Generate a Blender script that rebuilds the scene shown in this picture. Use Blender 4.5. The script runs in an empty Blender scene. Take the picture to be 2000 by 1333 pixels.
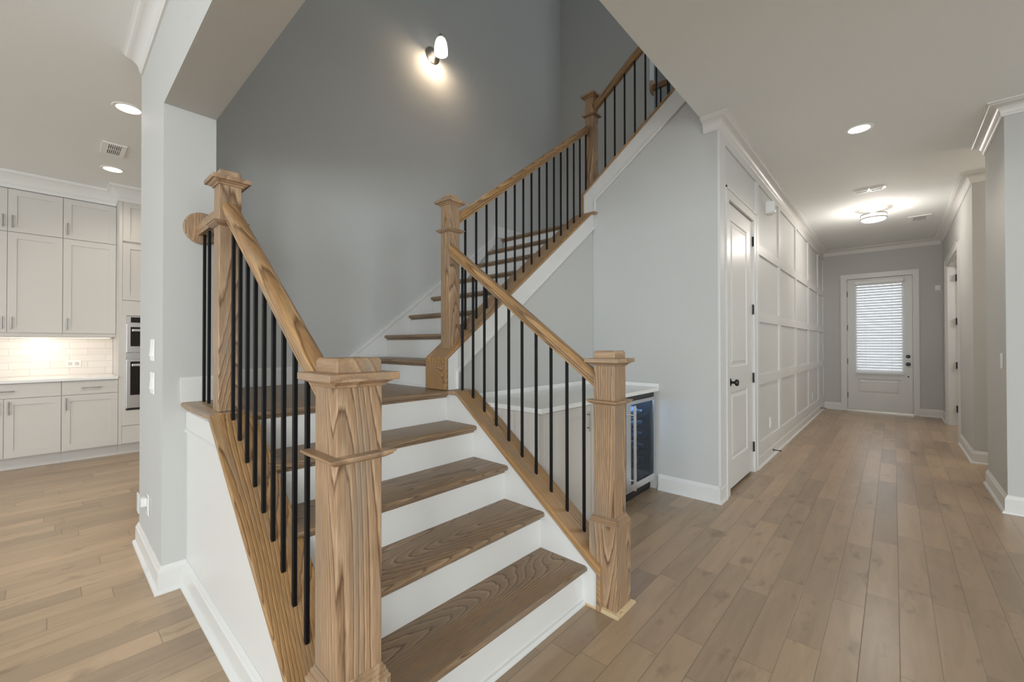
import bpy, math, random
from mathutils import Vector, Matrix
random.seed(7)
C = bpy.context.scene.collection

# ------------------------------------------------------------------ camera
H = 1.2459
YAW, PITCH, ROLL, FPX = 0.7379, 0.0076, -0.0008, 820.29
cam_d = bpy.data.cameras.new('camera')
cam = bpy.data.objects.new('camera', cam_d)
C.objects.link(cam)
cam_d.sensor_fit = 'HORIZONTAL'
cam_d.sensor_width = 36.0
cam_d.lens = 36.0 * FPX / 2000.0
cam_d.clip_start = 0.05
fw = Vector((-math.sin(YAW) * math.cos(PITCH), math.cos(YAW) * math.cos(PITCH), math.sin(PITCH)))
rt = Vector((math.cos(YAW), math.sin(YAW), 0))
up = rt.cross(fw)
r2 = rt * math.cos(ROLL) + up * math.sin(ROLL)
u2 = up * math.cos(ROLL) - rt * math.sin(ROLL)
cam.matrix_world = Matrix(((r2.x, u2.x, -fw.x, 0), (r2.y, u2.y, -fw.y, 0), (r2.z, u2.z, -fw.z, H), (0, 0, 0, 1)))
bpy.context.scene.camera = cam

# ------------------------------------------------------------------ world, lights, exposure
sc = bpy.context.scene
sc.view_settings.view_transform = 'Standard'
sc.view_settings.look = 'None'
sc.view_settings.gamma = 1.0
sc.view_settings.exposure = 1.0
sc.cycles.diffuse_bounces = 8
sc.cycles.max_bounces = 14
sc.view_settings.use_curve_mapping = False
world = bpy.data.worlds.new('world')
sc.world = world
world.use_nodes = True
world.node_tree.nodes['Background'].inputs[0].default_value = (0.80, 0.90, 1.0, 1)
world.node_tree.nodes['Background'].inputs[1].default_value = 1.3


def light(kind, name, loc, power, color=(1, 1, 1), size=None, size_y=None, direction=None, spot=None, soft=None):
    d = bpy.data.lights.new(name, kind)
    d.energy = power
    d.color = color
    if kind == 'AREA':
        d.shape = 'RECTANGLE' if size_y else 'SQUARE'
        d.size = size
        if size_y:
            d.size_y = size_y
    if kind == 'SPOT':
        d.spot_size = math.radians(spot or 120)
        d.spot_blend = 0.7
    if soft is not None and kind in ('SPOT', 'POINT'):
        d.shadow_soft_size = soft
    o = bpy.data.objects.new(name, d)
    C.objects.link(o)
    o.location = loc
    if direction:
        o.rotation_euler = Vector(direction).to_track_quat('-Z', 'Y').to_euler()
    return o


DAY = (0.85, 0.935, 1.0)
WARM = (1.0, 0.90, 0.78)
# daylight through the windows of the living room behind the camera
for wx, pw in ((-5.2, 28), (-2.0, 24), (1.2, 72), (4.2, 92)):
    light('AREA', 'window_daylight', (wx, -5.42, 1.75), pw, DAY, 2.0, 2.2, (0, 1, 0.0))
for wy, pw in ((-3.4, 60), (0.2, 44)):
    light('AREA', 'side_window_daylight', (5.9, wy, 1.75), pw, DAY, 2.2, 2.2, (-1, 0, 0.08))
# unseen fill lights added upstairs to brighten the stairwell, no windows there
light('AREA', 'stairwell_fill', (-1.5, 0.66, 4.5), 7, DAY, 1.0, 1.0, (-0.12, 1, -0.16))
light('AREA', 'upstairs_hall_fill', (1.1, 4.9, 5.0), 13, DAY, 1.6, 1.6, (-1, -0.05, -0.12))  # added fill from the hall side, lifts the far stairwell walls


# ------------------------------------------------------------------ materials
def new_mat(name):
    m = bpy.data.materials.new(name)
    m.use_nodes = True
    nt = m.node_tree
    return m, nt, nt.nodes['Principled BSDF']


def srgb(r, g, b):
    def f(v):
        v /= 255.0
        return v / 12.92 if v <= 0.04045 else ((v + 0.055) / 1.055) ** 2.4
    return (f(r), f(g), f(b), 1)


def N(nt, t, **kw):
    n = nt.nodes.new(t)
    for k, v in kw.items():
        setattr(n, k, v)
    return n


def L(nt, a, b):
    nt.links.new(a, b)


def paint(name, col, rough=0.6, bump=0.0, bscale=300, spec=0.3):
    m, nt, p = new_mat(name)
    p.inputs['Base Color'].default_value = col
    p.inputs['Roughness'].default_value = rough
    p.inputs['Specular IOR Level'].default_value = spec
    if bump:
        tc = N(nt, 'ShaderNodeTexCoord')
        nz = N(nt, 'ShaderNodeTexNoise')
        nz.inputs['Scale'].default_value = bscale
        nz.inputs['Detail'].default_value = 2
        b = N(nt, 'ShaderNodeBump')
        b.inputs['Strength'].default_value = bump
        b.inputs['Distance'].default_value = 0.002
        L(nt, tc.outputs['Object'], nz.inputs['Vector'])
        L(nt, nz.outputs['Fac'], b.inputs['Height'])
        L(nt, b.outputs['Normal'], p.inputs['Normal'])
    return m


def metal(name, col, rough, metallic=1.0):
    m, nt, p = new_mat(name)
    p.inputs['Base Color'].default_value = col
    p.inputs['Roughness'].default_value = rough
    p.inputs['Metallic'].default_value = metallic
    return m


def emit(name, col, strength, base=None):
    m, nt, p = new_mat(name)
    p.inputs['Base Color'].default_value = base or col
    p.inputs['Emission Color'].default_value = col
    p.inputs['Emission Strength'].default_value = strength
    p.inputs['Roughness'].default_value = 0.4
    return m


def oak(name, light_c, mid_c, dark_c, axis='Z', slope=0.0, rough=0.38, rings=55.0, scale=1.0, along=0.42):
    """flat-sawn oak: contour lines of a stretched noise give cathedral grain, fine pores along the grain"""
    m, nt, p = new_mat(name)
    tc = N(nt, 'ShaderNodeTexCoord')
    oi = N(nt, 'ShaderNodeObjectInfo')
    mp = N(nt, 'ShaderNodeMapping')
    # bring the grain to local Z
    rot = {'Z': (0, 0, 0), 'X': (0, -math.pi / 2 + slope, 0), 'Y': (math.pi / 2 + slope, 0, 0)}[axis]
    mp.inputs['Rotation'].default_value = rot
    L(nt, tc.outputs['Object'], mp.inputs['Vector'])
    off = N(nt, 'ShaderNodeVectorMath', operation='MULTIPLY')
    cmb = N(nt, 'ShaderNodeCombineXYZ')
    for i in range(3):
        L(nt, oi.outputs['Random'], cmb.inputs[i])
    L(nt, cmb.outputs[0], off.inputs[0])
    off.inputs[1].default_value = (13.0, 7.0, 19.0)
    add = N(nt, 'ShaderNodeVectorMath', operation='ADD')
    L(nt, mp.outputs[0], add.inputs[0])
    L(nt, off.outputs[0], add.inputs[1])
    s1 = N(nt, 'ShaderNodeVectorMath', operation='MULTIPLY')
    s1.inputs[1].default_value = (3.4 * scale, 3.4 * scale, along * scale)
    L(nt, add.outputs[0], s1.inputs[0])
    n1 = N(nt, 'ShaderNodeTexNoise')
    n1.inputs['Scale'].default_value = 1.0
    n1.inputs['Detail'].default_value = 1.2
    n1.inputs['Roughness'].default_value = 0.35
    L(nt, s1.outputs[0], n1.inputs['Vector'])
    # little jagged edge along grain
    s2 = N(nt, 'ShaderNodeVectorMath', operation='MULTIPLY')
    s2.inputs[1].default_value = (90, 90, 9)
    L(nt, add.outputs[0], s2.inputs[0])
    n2 = N(nt, 'ShaderNodeTexNoise')
    n2.inputs['Scale'].default_value = 1.0
    n2.inputs['Detail'].default_value = 2
    L(nt, s2.outputs[0], n2.inputs['Vector'])
    ma = N(nt, 'ShaderNodeMath', operation='MULTIPLY_ADD')
    L(nt, n2.outputs['Fac'], ma.inputs[0])
    ma.inputs[1].default_value = 0.007
    L(nt, n1.outputs['Fac'], ma.inputs[2])
    mu = N(nt, 'ShaderNodeMath', operation='MULTIPLY')
    L(nt, ma.outputs[0], mu.inputs[0])
    mu.inputs[1].default_value = rings
    fr = N(nt, 'ShaderNodeMath', operation='FRACT')
    L(nt, mu.outputs[0], fr.inputs[0])
    rp = N(nt, 'ShaderNodeValToRGB')
    e = rp.color_ramp.elements
    e[0].position = 0.0
    e[0].color = light_c
    e[1].position = 1.0
    e[1].color = light_c
    for pos, c in ((0.35, mid_c), (0.70, mid_c), (0.86, dark_c), (0.93, mid_c)):
        q = e.new(pos)
        q.color = c
    L(nt, fr.outputs[0], rp.inputs[0])
    # pores
    s3 = N(nt, 'ShaderNodeVectorMath', operation='MULTIPLY')
    s3.inputs[1].default_value = (420, 420, 14)
    L(nt, add.outputs[0], s3.inputs[0])
    n3 = N(nt, 'ShaderNodeTexNoise')
    n3.inputs['Scale'].default_value = 1.0
    n3.inputs['Detail'].default_value = 1
    L(nt, s3.outputs[0], n3.inputs['Vector'])
    r3 = N(nt, 'ShaderNodeMapRange')
    r3.inputs['From Min'].default_value = 0.35
    r3.inputs['From Max'].default_value = 0.62
    r3.inputs['To Min'].default_value = 0.80
    r3.inputs['To Max'].default_value = 1.08
    L(nt, n3.outputs['Fac'], r3.inputs['Value'])
    # broad tone drift
    n4 = N(nt, 'ShaderNodeTexNoise')
    n4.inputs['Scale'].default_value = 3.0
    L(nt, add.outputs[0], n4.inputs['Vector'])
    r4 = N(nt, 'ShaderNodeMapRange')
    r4.inputs['From Min'].default_value = 0.3
    r4.inputs['From Max'].default_value = 0.7
    r4.inputs['To Min'].default_value = 0.88
    r4.inputs['To Max'].default_value = 1.1
    L(nt, n4.outputs['Fac'], r4.inputs['Value'])
    mm = N(nt, 'ShaderNodeMath', operation='MULTIPLY')
    L(nt, r3.outputs[0], mm.inputs[0])
    L(nt, r4.outputs[0], mm.inputs[1])
    vm = N(nt, 'ShaderNodeVectorMath', operation='SCALE')
    L(nt, rp.outputs[0], vm.inputs[0])
    L(nt, mm.outputs[0], vm.inputs['Scale'])
    # greyish wash streaks along the grain
    s5 = N(nt, 'ShaderNodeVectorMath', operation='MULTIPLY')
    s5.inputs[1].default_value = (26, 26, 2.2)
    L(nt, add.outputs[0], s5.inputs[0])
    n5 = N(nt, 'ShaderNodeTexNoise')
    n5.inputs['Scale'].default_value = 1.0
    n5.inputs['Detail'].default_value = 2
    L(nt, s5.outputs[0], n5.inputs['Vector'])
    r5 = N(nt, 'ShaderNodeMapRange')
    r5.inputs['From Min'].default_value = 0.48
    r5.inputs['From Max'].default_value = 0.72
    r5.inputs['To Min'].default_value = 0.0
    r5.inputs['To Max'].default_value = 0.5
    L(nt, n5.outputs['Fac'], r5.inputs['Value'])
    gm = N(nt, 'ShaderNodeMix', data_type='RGBA')
    L(nt, r5.outputs[0], gm.inputs[0])
    L(nt, vm.outputs[0], gm.inputs[6])
    g_ = sum(mid_c[:3]) / 3 * 0.82
    gm.inputs[7].default_value = (g_ * 1.12, g_ * 1.0, g_ * 0.84, 1)
    L(nt, gm.outputs[2], p.inputs['Base Color'])
    p.inputs['Roughness'].default_value = rough
    p.inputs['Specular IOR Level'].default_value = 0.35
    b = N(nt, 'ShaderNodeBump')
    b.inputs['Strength'].default_value = 0.04
    b.inputs['Distance'].default_value = 0.0004
    L(nt, n3.outputs['Fac'], b.inputs['Height'])
    L(nt, b.outputs['Normal'], p.inputs['Normal'])
    return m


OL, OM, OD = srgb(184, 155, 124), srgb(161, 131, 101), srgb(104, 78, 57)
OAK_Z = oak('oak_vertical', OL, OM, OD, 'Z')
SL = math.atan(0.745)
RL, RM, RD = srgb(186, 150, 106), srgb(166, 128, 86), srgb(108, 78, 50)
OAK_RX = oak('oak_rail_down', RL, RM, RD, 'X', -SL, rough=0.3, rings=46, along=0.16)
OAK_RXU = oak('oak_rail_up', RL, RM, RD, 'X', SL, rough=0.3, rings=46, along=0.16)
OAK_RY = oak('oak_rail_along', RL, RM, RD, 'Y', -SL, rough=0.3, rings=46, along=0.16)
OAK_X = oak('oak_level_x', OL, OM, srgb(140, 111, 84), 'X', rings=12, scale=0.8, along=0.2)
TL, TM, TD = srgb(158, 134, 108), srgb(143, 118, 92), srgb(98, 78, 58)
OAK_TY = oak('oak_tread_y', TL, TM, TD, 'Y', rough=0.33, rings=60)
OAK_TX = oak('oak_tread_x', TL, TM, TD, 'X', rough=0.33, rings=60)

WALL = paint('grey_wall_paint', srgb(193, 193, 190), 0.65, 0.12, 260, 0.25)
CEIL = paint('ceiling_paint', srgb(232, 234, 233), 0.75, 0.15, 220, 0.2)
TRIM = paint('white_trim_paint', srgb(218, 217, 214), 0.32, 0, 0, 0.4)
CAB = paint('white_cabinet_paint', srgb(202, 198, 192), 0.4, 0, 0, 0.35)
PLATE = paint('white_plastic', srgb(235, 235, 233), 0.35)
QUARTZ = paint('white_quartz', srgb(232, 232, 230), 0.2)
BLACK = metal('black_iron', (0.004, 0.004, 0.0045, 1), 0.5, 0.0)
BLACK.node_tree.nodes['Principled BSDF'].inputs['Specular IOR Level'].default_value = 0.25
BLACKP = metal('black_plastic', (0.012, 0.012, 0.013, 1), 0.35, 0.0)
SLOT = metal('dark_slot', (0.05, 0.05, 0.05, 1), 0.8, 0.0)
NICKEL = metal('brushed_nickel', (0.34, 0.33, 0.31, 1), 0.35)
STEEL = metal('stainless_steel', (0.66, 0.66, 0.66, 1), 0.3)
BRONZE = metal('satin_nickel_warm', (0.55, 0.50, 0.43, 1), 0.3)
OVGLASS = metal('oven_black_glass', (0.012, 0.009, 0.008, 1), 0.08, 0.0)
LAMP = emit('lamp_lens', (1.0, 0.86, 0.72, 1), 2.2)
LAMPS = emit('strip_lens', (1.0, 0.86, 0.72, 1), 1.2)
LAMPW = emit('flush_lamp_glass', (1.0, 0.93, 0.86, 1), 0.9)
SHADE = emit('sconce_glass', (1.0, 0.95, 0.90, 1), 0.75)
BLIND = paint('blind_slat_white', srgb(238, 240, 242), 0.5)
nt_ = BLIND.node_tree
p_ = nt_.nodes['Principled BSDF']
p_.inputs['Transmission Weight'].default_value = 0.0
p_.inputs['Subsurface Weight'].default_value = 0.0


def glass(name, tint=(1, 1, 1, 1), transp=0.85, rough=0.02):
    m = bpy.data.materials.new(name)
    m.use_nodes = True
    nt = m.node_tree
    nt.nodes.clear()
    out = N(nt, 'ShaderNodeOutputMaterial')
    t = N(nt, 'ShaderNodeBsdfTransparent')
    t.inputs[0].default_value = tint
    g = N(nt, 'ShaderNodeBsdfGlossy')
    g.inputs['Roughness'].default_value = rough
    lw = N(nt, 'ShaderNodeLayerWeight')
    lw.inputs['Blend'].default_value = 0.25
    mr = N(nt, 'ShaderNodeMapRange')
    mr.inputs['To Min'].default_value = 1 - transp
    mr.inputs['To Max'].default_value = 0.8 if transp < 0.94 else 0.16
    L(nt, lw.outputs['Facing'], mr.inputs['Value'])
    mx = N(nt, 'ShaderNodeMixShader')
    L(nt, mr.outputs[0], mx.inputs[0])
    L(nt, t.outputs[0], mx.inputs[1])
    L(nt, g.outputs[0], mx.inputs[2])
    L(nt, mx.outputs[0], out.inputs[0])
    return m


GLASS = glass('clear_glass', transp=0.93)
COOLGLASS = glass('cooler_tinted_glass', (0.40, 0.52, 0.66, 1), 0.95)
BOTTLE, _bn, _bp = new_mat('bottle_glass')
_bp.inputs['Base Color'].default_value = (0.42, 0.52, 0.62, 1)
_bp.inputs['Roughness'].default_value = 0.08
_bp.inputs['Metallic'].default_value = 0.25
BOTTLER, _bn, _bp = new_mat('red_bottle_glass')
_bp.inputs['Base Color'].default_value = (0.32, 0.07, 0.03, 1)
_bp.inputs['Roughness'].default_value = 0.12
FOIL = metal('bottle_foil', (0.55, 0.58, 0.62, 1), 0.35)


def tile_mat():
    m, nt, p = new_mat('white_subway_tile')
    tc = N(nt, 'ShaderNodeTexCoord')
    sx = N(nt, 'ShaderNodeSeparateXYZ')
    cx = N(nt, 'ShaderNodeCombineXYZ')
    L(nt, tc.outputs['Object'], sx.inputs[0])
    L(nt, sx.outputs['Y'], cx.inputs['X'])
    L(nt, sx.outputs['Z'], cx.inputs['Y'])
    br = N(nt, 'ShaderNodeTexBrick')
    br.inputs['Scale'].default_value = 1.0
    br.inputs['Brick Width'].default_value = 0.30
    br.inputs['Row Height'].default_value = 0.075
    br.inputs['Mortar Size'].default_value = 0.0016
    br.inputs['Mortar Smooth'].default_value = 0.3
    br.inputs['Color1'].default_value = srgb(232, 226, 218)
    br.inputs['Color2'].default_value = srgb(226, 220, 212)
    br.inputs['Mortar'].default_value = srgb(196, 188, 178)
    L(nt, cx.outputs[0], br.inputs['Vector'])
    L(nt, br.outputs['Color'], p.inputs['Base Color'])
    p.inputs['Roughness'].default_value = 0.18
    b = N(nt, 'ShaderNodeBump', invert=True)
    b.inputs['Strength'].default_value = 0.5
    b.inputs['Distance'].default_value = 0.002
    L(nt, br.outputs['Fac'], b.inputs['Height'])
    L(nt, b.outputs['Normal'], p.inputs['Normal'])
    return m


TILE = tile_mat()


def floor_mat():
    m, nt, p = new_mat('hardwood_plank_floor')
    W, LEN = 0.1195, 0.78

    def math_(op, a, b=None, c=None):
        n = N(nt, 'ShaderNodeMath', operation=op)
        for i, v in enumerate((a, b, c)):
            if v is None:
                continue
            if isinstance(v, (int, float)):
                n.inputs[i].default_value = v
            else:
                L(nt, v, n.inputs[i])
        return n.outputs[0]
    tc = N(nt, 'ShaderNodeTexCoord')
    s = N(nt, 'ShaderNodeSeparateXYZ')
    L(nt, tc.outputs['Object'], s.inputs[0])
    u = math_('DIVIDE', math_('SUBTRACT', s.outputs['X'], 0.011), W)
    iu = math_('FLOOR', u)
    fu = math_('FRACT', u)
    w1 = N(nt, 'ShaderNodeTexWhiteNoise', noise_dimensions='1D')
    L(nt, iu, w1.inputs['W'])
    v = math_('ADD', math_('DIVIDE', s.outputs['Y'], LEN), math_('MULTIPLY', w1.outputs['Value'], 9.0))
    iv = math_('FLOOR', v)
    fv = math_('FRACT', v)
    cb = N(nt, 'ShaderNodeCombineXYZ')
    L(nt, iu, cb.inputs[0])
    L(nt, iv, cb.inputs[1])
    w2 = N(nt, 'ShaderNodeTexWhiteNoise', noise_dimensions='2D')
    L(nt, cb.outputs[0], w2.inputs['Vector'])
    rnd = w2.outputs['Value']
    # base tone per plank
    rp = N(nt, 'ShaderNodeValToRGB')
    e = rp.color_ramp.elements
    e[0].position = 0
    e[0].color = srgb(154, 133, 110)
    e[1].position = 1
    e[1].color = srgb(180, 155, 127)
    q = e.new(0.5)
    q.color = srgb(168, 145, 119)
    L(nt, rnd, rp.inputs[0])
    # grain coordinates
    g = N(nt, 'ShaderNodeCombineXYZ')
    L(nt, math_('MULTIPLY', s.outputs['X'], 16.0), g.inputs[0])
    L(nt, math_('MULTIPLY', s.outputs['Y'], 2.2), g.inputs[1])
    L(nt, math_('MULTIPLY', rnd, 37.0), g.inputs[2])
    n1 = N(nt, 'ShaderNodeTexNoise')
    n1.inputs['Scale'].default_value = 1.0
    n1.inputs['Detail'].default_value = 5
    n1.inputs['Roughness'].default_value = 0.55
    n1.inputs['Distortion'].default_value = 0.6
    L(nt, g.outputs[0], n1.inputs['Vector'])
    a1 = N(nt, 'ShaderNodeMapRange')
    a1.inputs['From Min'].default_value = 0.25
    a1.inputs['From Max'].default_value = 0.75
    a1.inputs['To Min'].default_value = 0.86
    a1.inputs['To Max'].default_value = 1.12
    L(nt, n1.outputs['Fac'], a1.inputs['Value'])
    # swirly light figure lines
    fr = math_('FRACT', math_('MULTIPLY', n1.outputs['Fac'], 9.0))
    fig = N(nt, 'ShaderNodeMapRange')
    fig.inputs['From Min'].default_value = 0.86
    fig.inputs['From Max'].default_value = 1.0
    fig.inputs['To Min'].default_value = 1.0
    fig.inputs['To Max'].default_value = 1.06
    L(nt, fr, fig.inputs['Value'])
    # dark smudges and knots
    g2 = N(nt, 'ShaderNodeCombineXYZ')
    L(nt, math_('MULTIPLY', s.outputs['X'], 10.0), g2.inputs[0])
    L(nt, math_('MULTIPLY', s.outputs['Y'], 4.2), g2.inputs[1])
    L(nt, math_('MULTIPLY', rnd, 91.0), g2.inputs[2])
    n2 = N(nt, 'ShaderNodeTexNoise')
    n2.inputs['Scale'].default_value = 1.0
    n2.inputs['Detail'].default_value = 3
    n2.inputs['Roughness'].default_value = 0.6
    L(nt, g2.outputs[0], n2.inputs['Vector'])
    kn = N(nt, 'ShaderNodeMapRange')
    kn.inputs['From Min'].default_value = 0.60
    kn.inputs['From Max'].default_value = 0.82
    kn.inputs['To Min'].default_value = 1.0
    kn.inputs['To Max'].default_value = 0.45
    L(nt, n2.outputs['Fac'], kn.inputs['Value'])
    # seams
    du = math_('MULTIPLY', math_('MINIMUM', fu, math_('SUBTRACT', 1.0, fu)), W)
    dv = math_('MULTIPLY', math_('MINIMUM', fv, math_('SUBTRACT', 1.0, fv)), LEN)
    dd = math_('MINIMUM', du, dv)
    seam = N(nt, 'ShaderNodeMapRange')
    seam.inputs['From Min'].default_value = 0.0004
    seam.inputs['From Max'].default_value = 0.0022
    seam.inputs['To Min'].default_value = 0.5
    seam.inputs['To Max'].default_value = 1.0
    L(nt, dd, seam.inputs['Value'])
    tot = math_('MULTIPLY', math_('MULTIPLY', a1.outputs[0], fig.outputs[0]), math_('MULTIPLY', kn.outputs[0], seam.outputs[0]))
    vm = N(nt, 'ShaderNodeVectorMath', operation='SCALE')
    L(nt, rp.outputs[0], vm.inputs[0])
    L(nt, tot, vm.inputs['Scale'])
    L(nt, vm.outputs[0], p.inputs['Base Color'])
    p.inputs['Roughness'].default_value = 0.30
    p.inputs['Specular IOR Level'].default_value = 0.5
    b = N(nt, 'ShaderNodeBump')
    b.inputs['Strength'].default_value = 0.35
    b.inputs['Distance'].default_value = 0.0015
    hh = math_('ADD', math_('MULTIPLY', seam.outputs[0], 1.0), math_('MULTIPLY', n1.outputs['Fac'], 0.5))
    L(nt, hh, b.inputs['Height'])
    L(nt, b.outputs['Normal'], p.inputs['Normal'])
    return m


FLOOR = floor_mat()


# ------------------------------------------------------------------ mesh helpers
class MB:
    def __init__(s):
        s.v, s.f = [], []

    def box(s, x0, x1, y0, y1, z0, z1):
        b = len(s.v)
        s.v += [(x0, y0, z0), (x1, y0, z0), (x1, y1, z0), (x0, y1, z0), (x0, y0, z1), (x1, y0, z1), (x1, y1, z1), (x0, y1, z1)]
        s.f += [tuple(b + i for i in q) for q in ((3, 2, 1, 0), (4, 5, 6, 7), (0, 1, 5, 4), (1, 2, 6, 5), (2, 3, 7, 6), (3, 0, 4, 7))]
        return s

    def loft(s, rings, cap=True, closed=False):
        b = len(s.v)
        n = len(rings[0])
        for r in rings:
            s.v += [tuple(p) for p in r]
        m = len(rings)
        for i in range(m if closed else m - 1):
            a, c = b + i * n, b + ((i + 1) % m) * n
            for j in range(n):
                k = (j + 1) % n
                s.f.append((a + j, a + k, c + k, c + j))
        if cap and not closed:
            s.f.append(tuple(b + j for j in reversed(range(n))))
            s.f.append(tuple(b + (m - 1) * n + j for j in range(n)))
        return s

    def prism(s, poly, axis, a, b):
        """poly: 2D points; axis x -> (y,z), y -> (x,z), z -> (x,y)"""
        def P(p, t):
            return {'x': (t, p[0], p[1]), 'y': (p[0], t, p[1]), 'z': (p[0], p[1], t)}[axis]
        return s.loft([[P(p, a) for p in poly], [P(p, b) for p in poly]])

    def cyl(s, p0, p1, r0, r1=None, n=16):
        r1 = r0 if r1 is None else r1
        p0, p1 = Vector(p0), Vector(p1)
        d = (p1 - p0).normalized()
        a = d.orthogonal().normalized()
        b = d.cross(a)
        R = []
        for p, r in ((p0, r0), (p1, r1)):
            R.append([p + a * r * math.cos(t * 2 * math.pi / n) + b * r * math.sin(t * 2 * math.pi / n) for t in range(n)])
        return s.loft(R)

    def lathe(s, origin, axis, prof, n=24, cap=True):
        o = Vector(origin)
        d = Vector(axis).normalized()
        a = d.orthogonal().normalized()
        b = d.cross(a)
        R = []
        for (r, t) in prof:
            r = max(r, 1e-4)
            R.append([o + d * t + a * r * math.cos(k * 2 * math.pi / n) + b * r * math.sin(k * 2 * math.pi / n) for k in range(n)])
        return s.loft(R, cap)

    def squares(s, cx, cy, prof):
        """stacked square rings (half width, z)"""
        R = []
        for (w, z) in prof:
            R.append([(cx - w, cy - w, z), (cx + w, cy - w, z), (cx + w, cy + w, z), (cx - w, cy + w, z)])
        return s.loft(R)

    def sweep(s, path, prof, side=1, z0=0.0):
        """mitred sweep of a (out, z) profile along a plan path; side=+1 puts the profile left of travel"""
        pts = [Vector(p) for p in path]
        R = []
        for i, p in enumerate(pts):
            def nrm(a, b):
                d = (b - a).normalized()
                return Vector((-d.y, d.x)) * side
            if i == 0:
                o = nrm(p, pts[1])
            elif i == len(pts) - 1:
                o = nrm(pts[i - 1], p)
            else:
                n1, n2 = nrm(pts[i - 1], p), nrm(p, pts[i + 1])
                o = (n1 + n2) / (1 + n1.dot(n2))
            R.append([(p.x + o.x * q[0], p.y + o.y * q[0], z0 + q[1]) for q in prof])
        return s.loft(R)

    def tube(s, pts, r, n=10):
        P = [Vector(p) for p in pts]
        R = []
        prev = None
        for i, p in enumerate(P):
            d = (P[min(i + 1, len(P) - 1)] - P[max(i - 1, 0)]).normalized()
            a = d.orthogonal().normalized() if prev is None else (prev - d * prev.dot(d)).normalized()
            prev = a
            b = d.cross(a)
            R.append([p + a * r * math.cos(k * 2 * math.pi / n) + b * r * math.sin(k * 2 * math.pi / n) for k in range(n)])
        return s.loft(R)

    def build(s, name, mat, parent=None, bevel=0.0, smooth=False, seg=2, label=None):
        wl = Vector((0, 0, 0))
        q = parent
        while q is not None:
            wl = wl + q.location
            q = q.parent
        me = bpy.data.meshes.new(name)
        me.from_pydata([tuple(Vector(v) - wl) for v in s.v], [], s.f)
        me.materials.append(mat)
        me.update()
        import bmesh
        bm = bmesh.new()
        bm.from_mesh(me)
        bmesh.ops.recalc_face_normals(bm, faces=bm.faces)
        bm.to_mesh(me)
        bm.free()
        o = bpy.data.objects.new(name, me)
        C.objects.link(o)
        o.parent = parent
        if smooth:
            for p in me.polygons:
                p.use_smooth = True
            try:
                me.set_sharp_from_angle(angle=math.radians(38))
            except Exception:
                pass
        if bevel:
            md = o.modifiers.new('bevel', 'BEVEL')
            md.width = bevel
            md.segments = seg
            md.limit_method = 'ANGLE'
            md.angle_limit = math.radians(40)
        if label:
            o['label'] = label
        return o


def thing(name, label, cat, loc=(0, 0, 0), group=None):
    o = bpy.data.objects.new(name, None)
    C.objects.link(o)
    o.location = loc
    o.empty_display_size = 0.1
    o['label'] = label
    o['category'] = cat
    if group:
        o['group'] = group
    return o


def tag(o, label, cat, group=None):
    o['label'] = label
    o['category'] = cat
    if group:
        o['group'] = group
    return o


def struct(name, mb, mat, label=None, bevel=0.0, smooth=False):
    o = mb.build(name, mat, None, bevel, smooth)
    o['kind'] = 'structure'
    if label:
        o['label'] = label
    return o


def sempty(name, label, loc=(0, 0, 0)):
    o = bpy.data.objects.new(name, None)
    C.objects.link(o)
    o.location = loc
    o['kind'] = 'structure'
    o['label'] = label
    return o


# ------------------------------------------------------------------ measured layout
ZC = 3.029                      # ceiling
XC, XK = -2.7303, -3.5132       # column between kitchen and stairs
YA, YB = 0.3818, 0.6049
ZS = 2.471                      # underside of header
YS, YS2 = 0.4827, 0.603         # left stair wall
YR, YR2 = 1.7265, 1.888         # right stair wall
XW = -3.3483                    # stairwell left wall
XR1, RUN, NOSE = -1.1135, 0.2567, 0.0275
Z1, RISE = 0.186, 0.19
XLN = XR1 - 4 * RUN             # riser of the landing
Y2, RUN2 = 1.7646, 0.2511
XCL, X2 = -2.3388, -2.1444      # curb of the middle flight
XH, YH, YF = -1.0182, 3.5208, 10.0795
YU = 4.677                      # back wall of the upper landing
XO = -1.12                      # edge of the stairwell opening
XRT, YRN, YRF, YB2 = 0.6128, 4.7443, 5.6149, 6.4813
TT = 0.028
F2Z = 3.416
UPZ = 6.16


def zt(k):
    return Z1 + (k - 1) * RISE


# ------------------------------------------------------------------ room shell
struct('floor', MB().box(-7.3, 6.1, -5.7, 10.4, -0.12, 0.0), FLOOR, 'grey-brown hardwood plank floor running through kitchen and hall')
mb = MB()
mb.box(-7.3, 6.1, -5.7, YB, ZC, F2Z)
mb.box(-7.3, XW - 0.165, YB, 10.4, ZC, F2Z)
mb.box(XO, 6.1, YB, 10.4, ZC, F2Z)
struct('ceiling', mb, CEIL, 'flat painted ceiling cut away over the stairwell')
struct('wall_column', MB().box(XK, XC, YA, YB, 0, ZC), WALL, 'grey wall end between the kitchen and the stairs')
struct('wall_header', MB().box(XC, 6.0, YA, YB, ZS, ZC).box(XC, XO, YA, YB, ZC, UPZ), WALL, 'dropped header over the stair opening')
struct('wall_stairwell', MB().box(XK, XW, YB, 4.9, 0, UPZ), WALL, 'tall grey stairwell wall behind the landing')
struct('wall_stairwell_back', MB().box(XW, -2.085, YU, YU + 0.12, 0, UPZ).box(-2.085, XO, YU, YU + 0.12, 0, F2Z), WALL, 'grey wall behind the upper landing')
struct('wall_upstairs_front', MB().box(XK, XC, YA, YB, ZC, UPZ), WALL)
struct('wall_upstairs_side', MB().box(XO, XO + 0.12, YB, YH, F2Z, UPZ).box(XO, 1.2, YH - 0.12, YH, F2Z, UPZ), WALL)
struct('wall_upstairs_end', MB().box(1.2, 1.32, YH - 0.12, 7.4, F2Z, UPZ).box(XK, 1.32, 7.3, 7.42, F2Z, UPZ).box(XK, XW, YU, 7.3, F2Z, UPZ), WALL)
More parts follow.
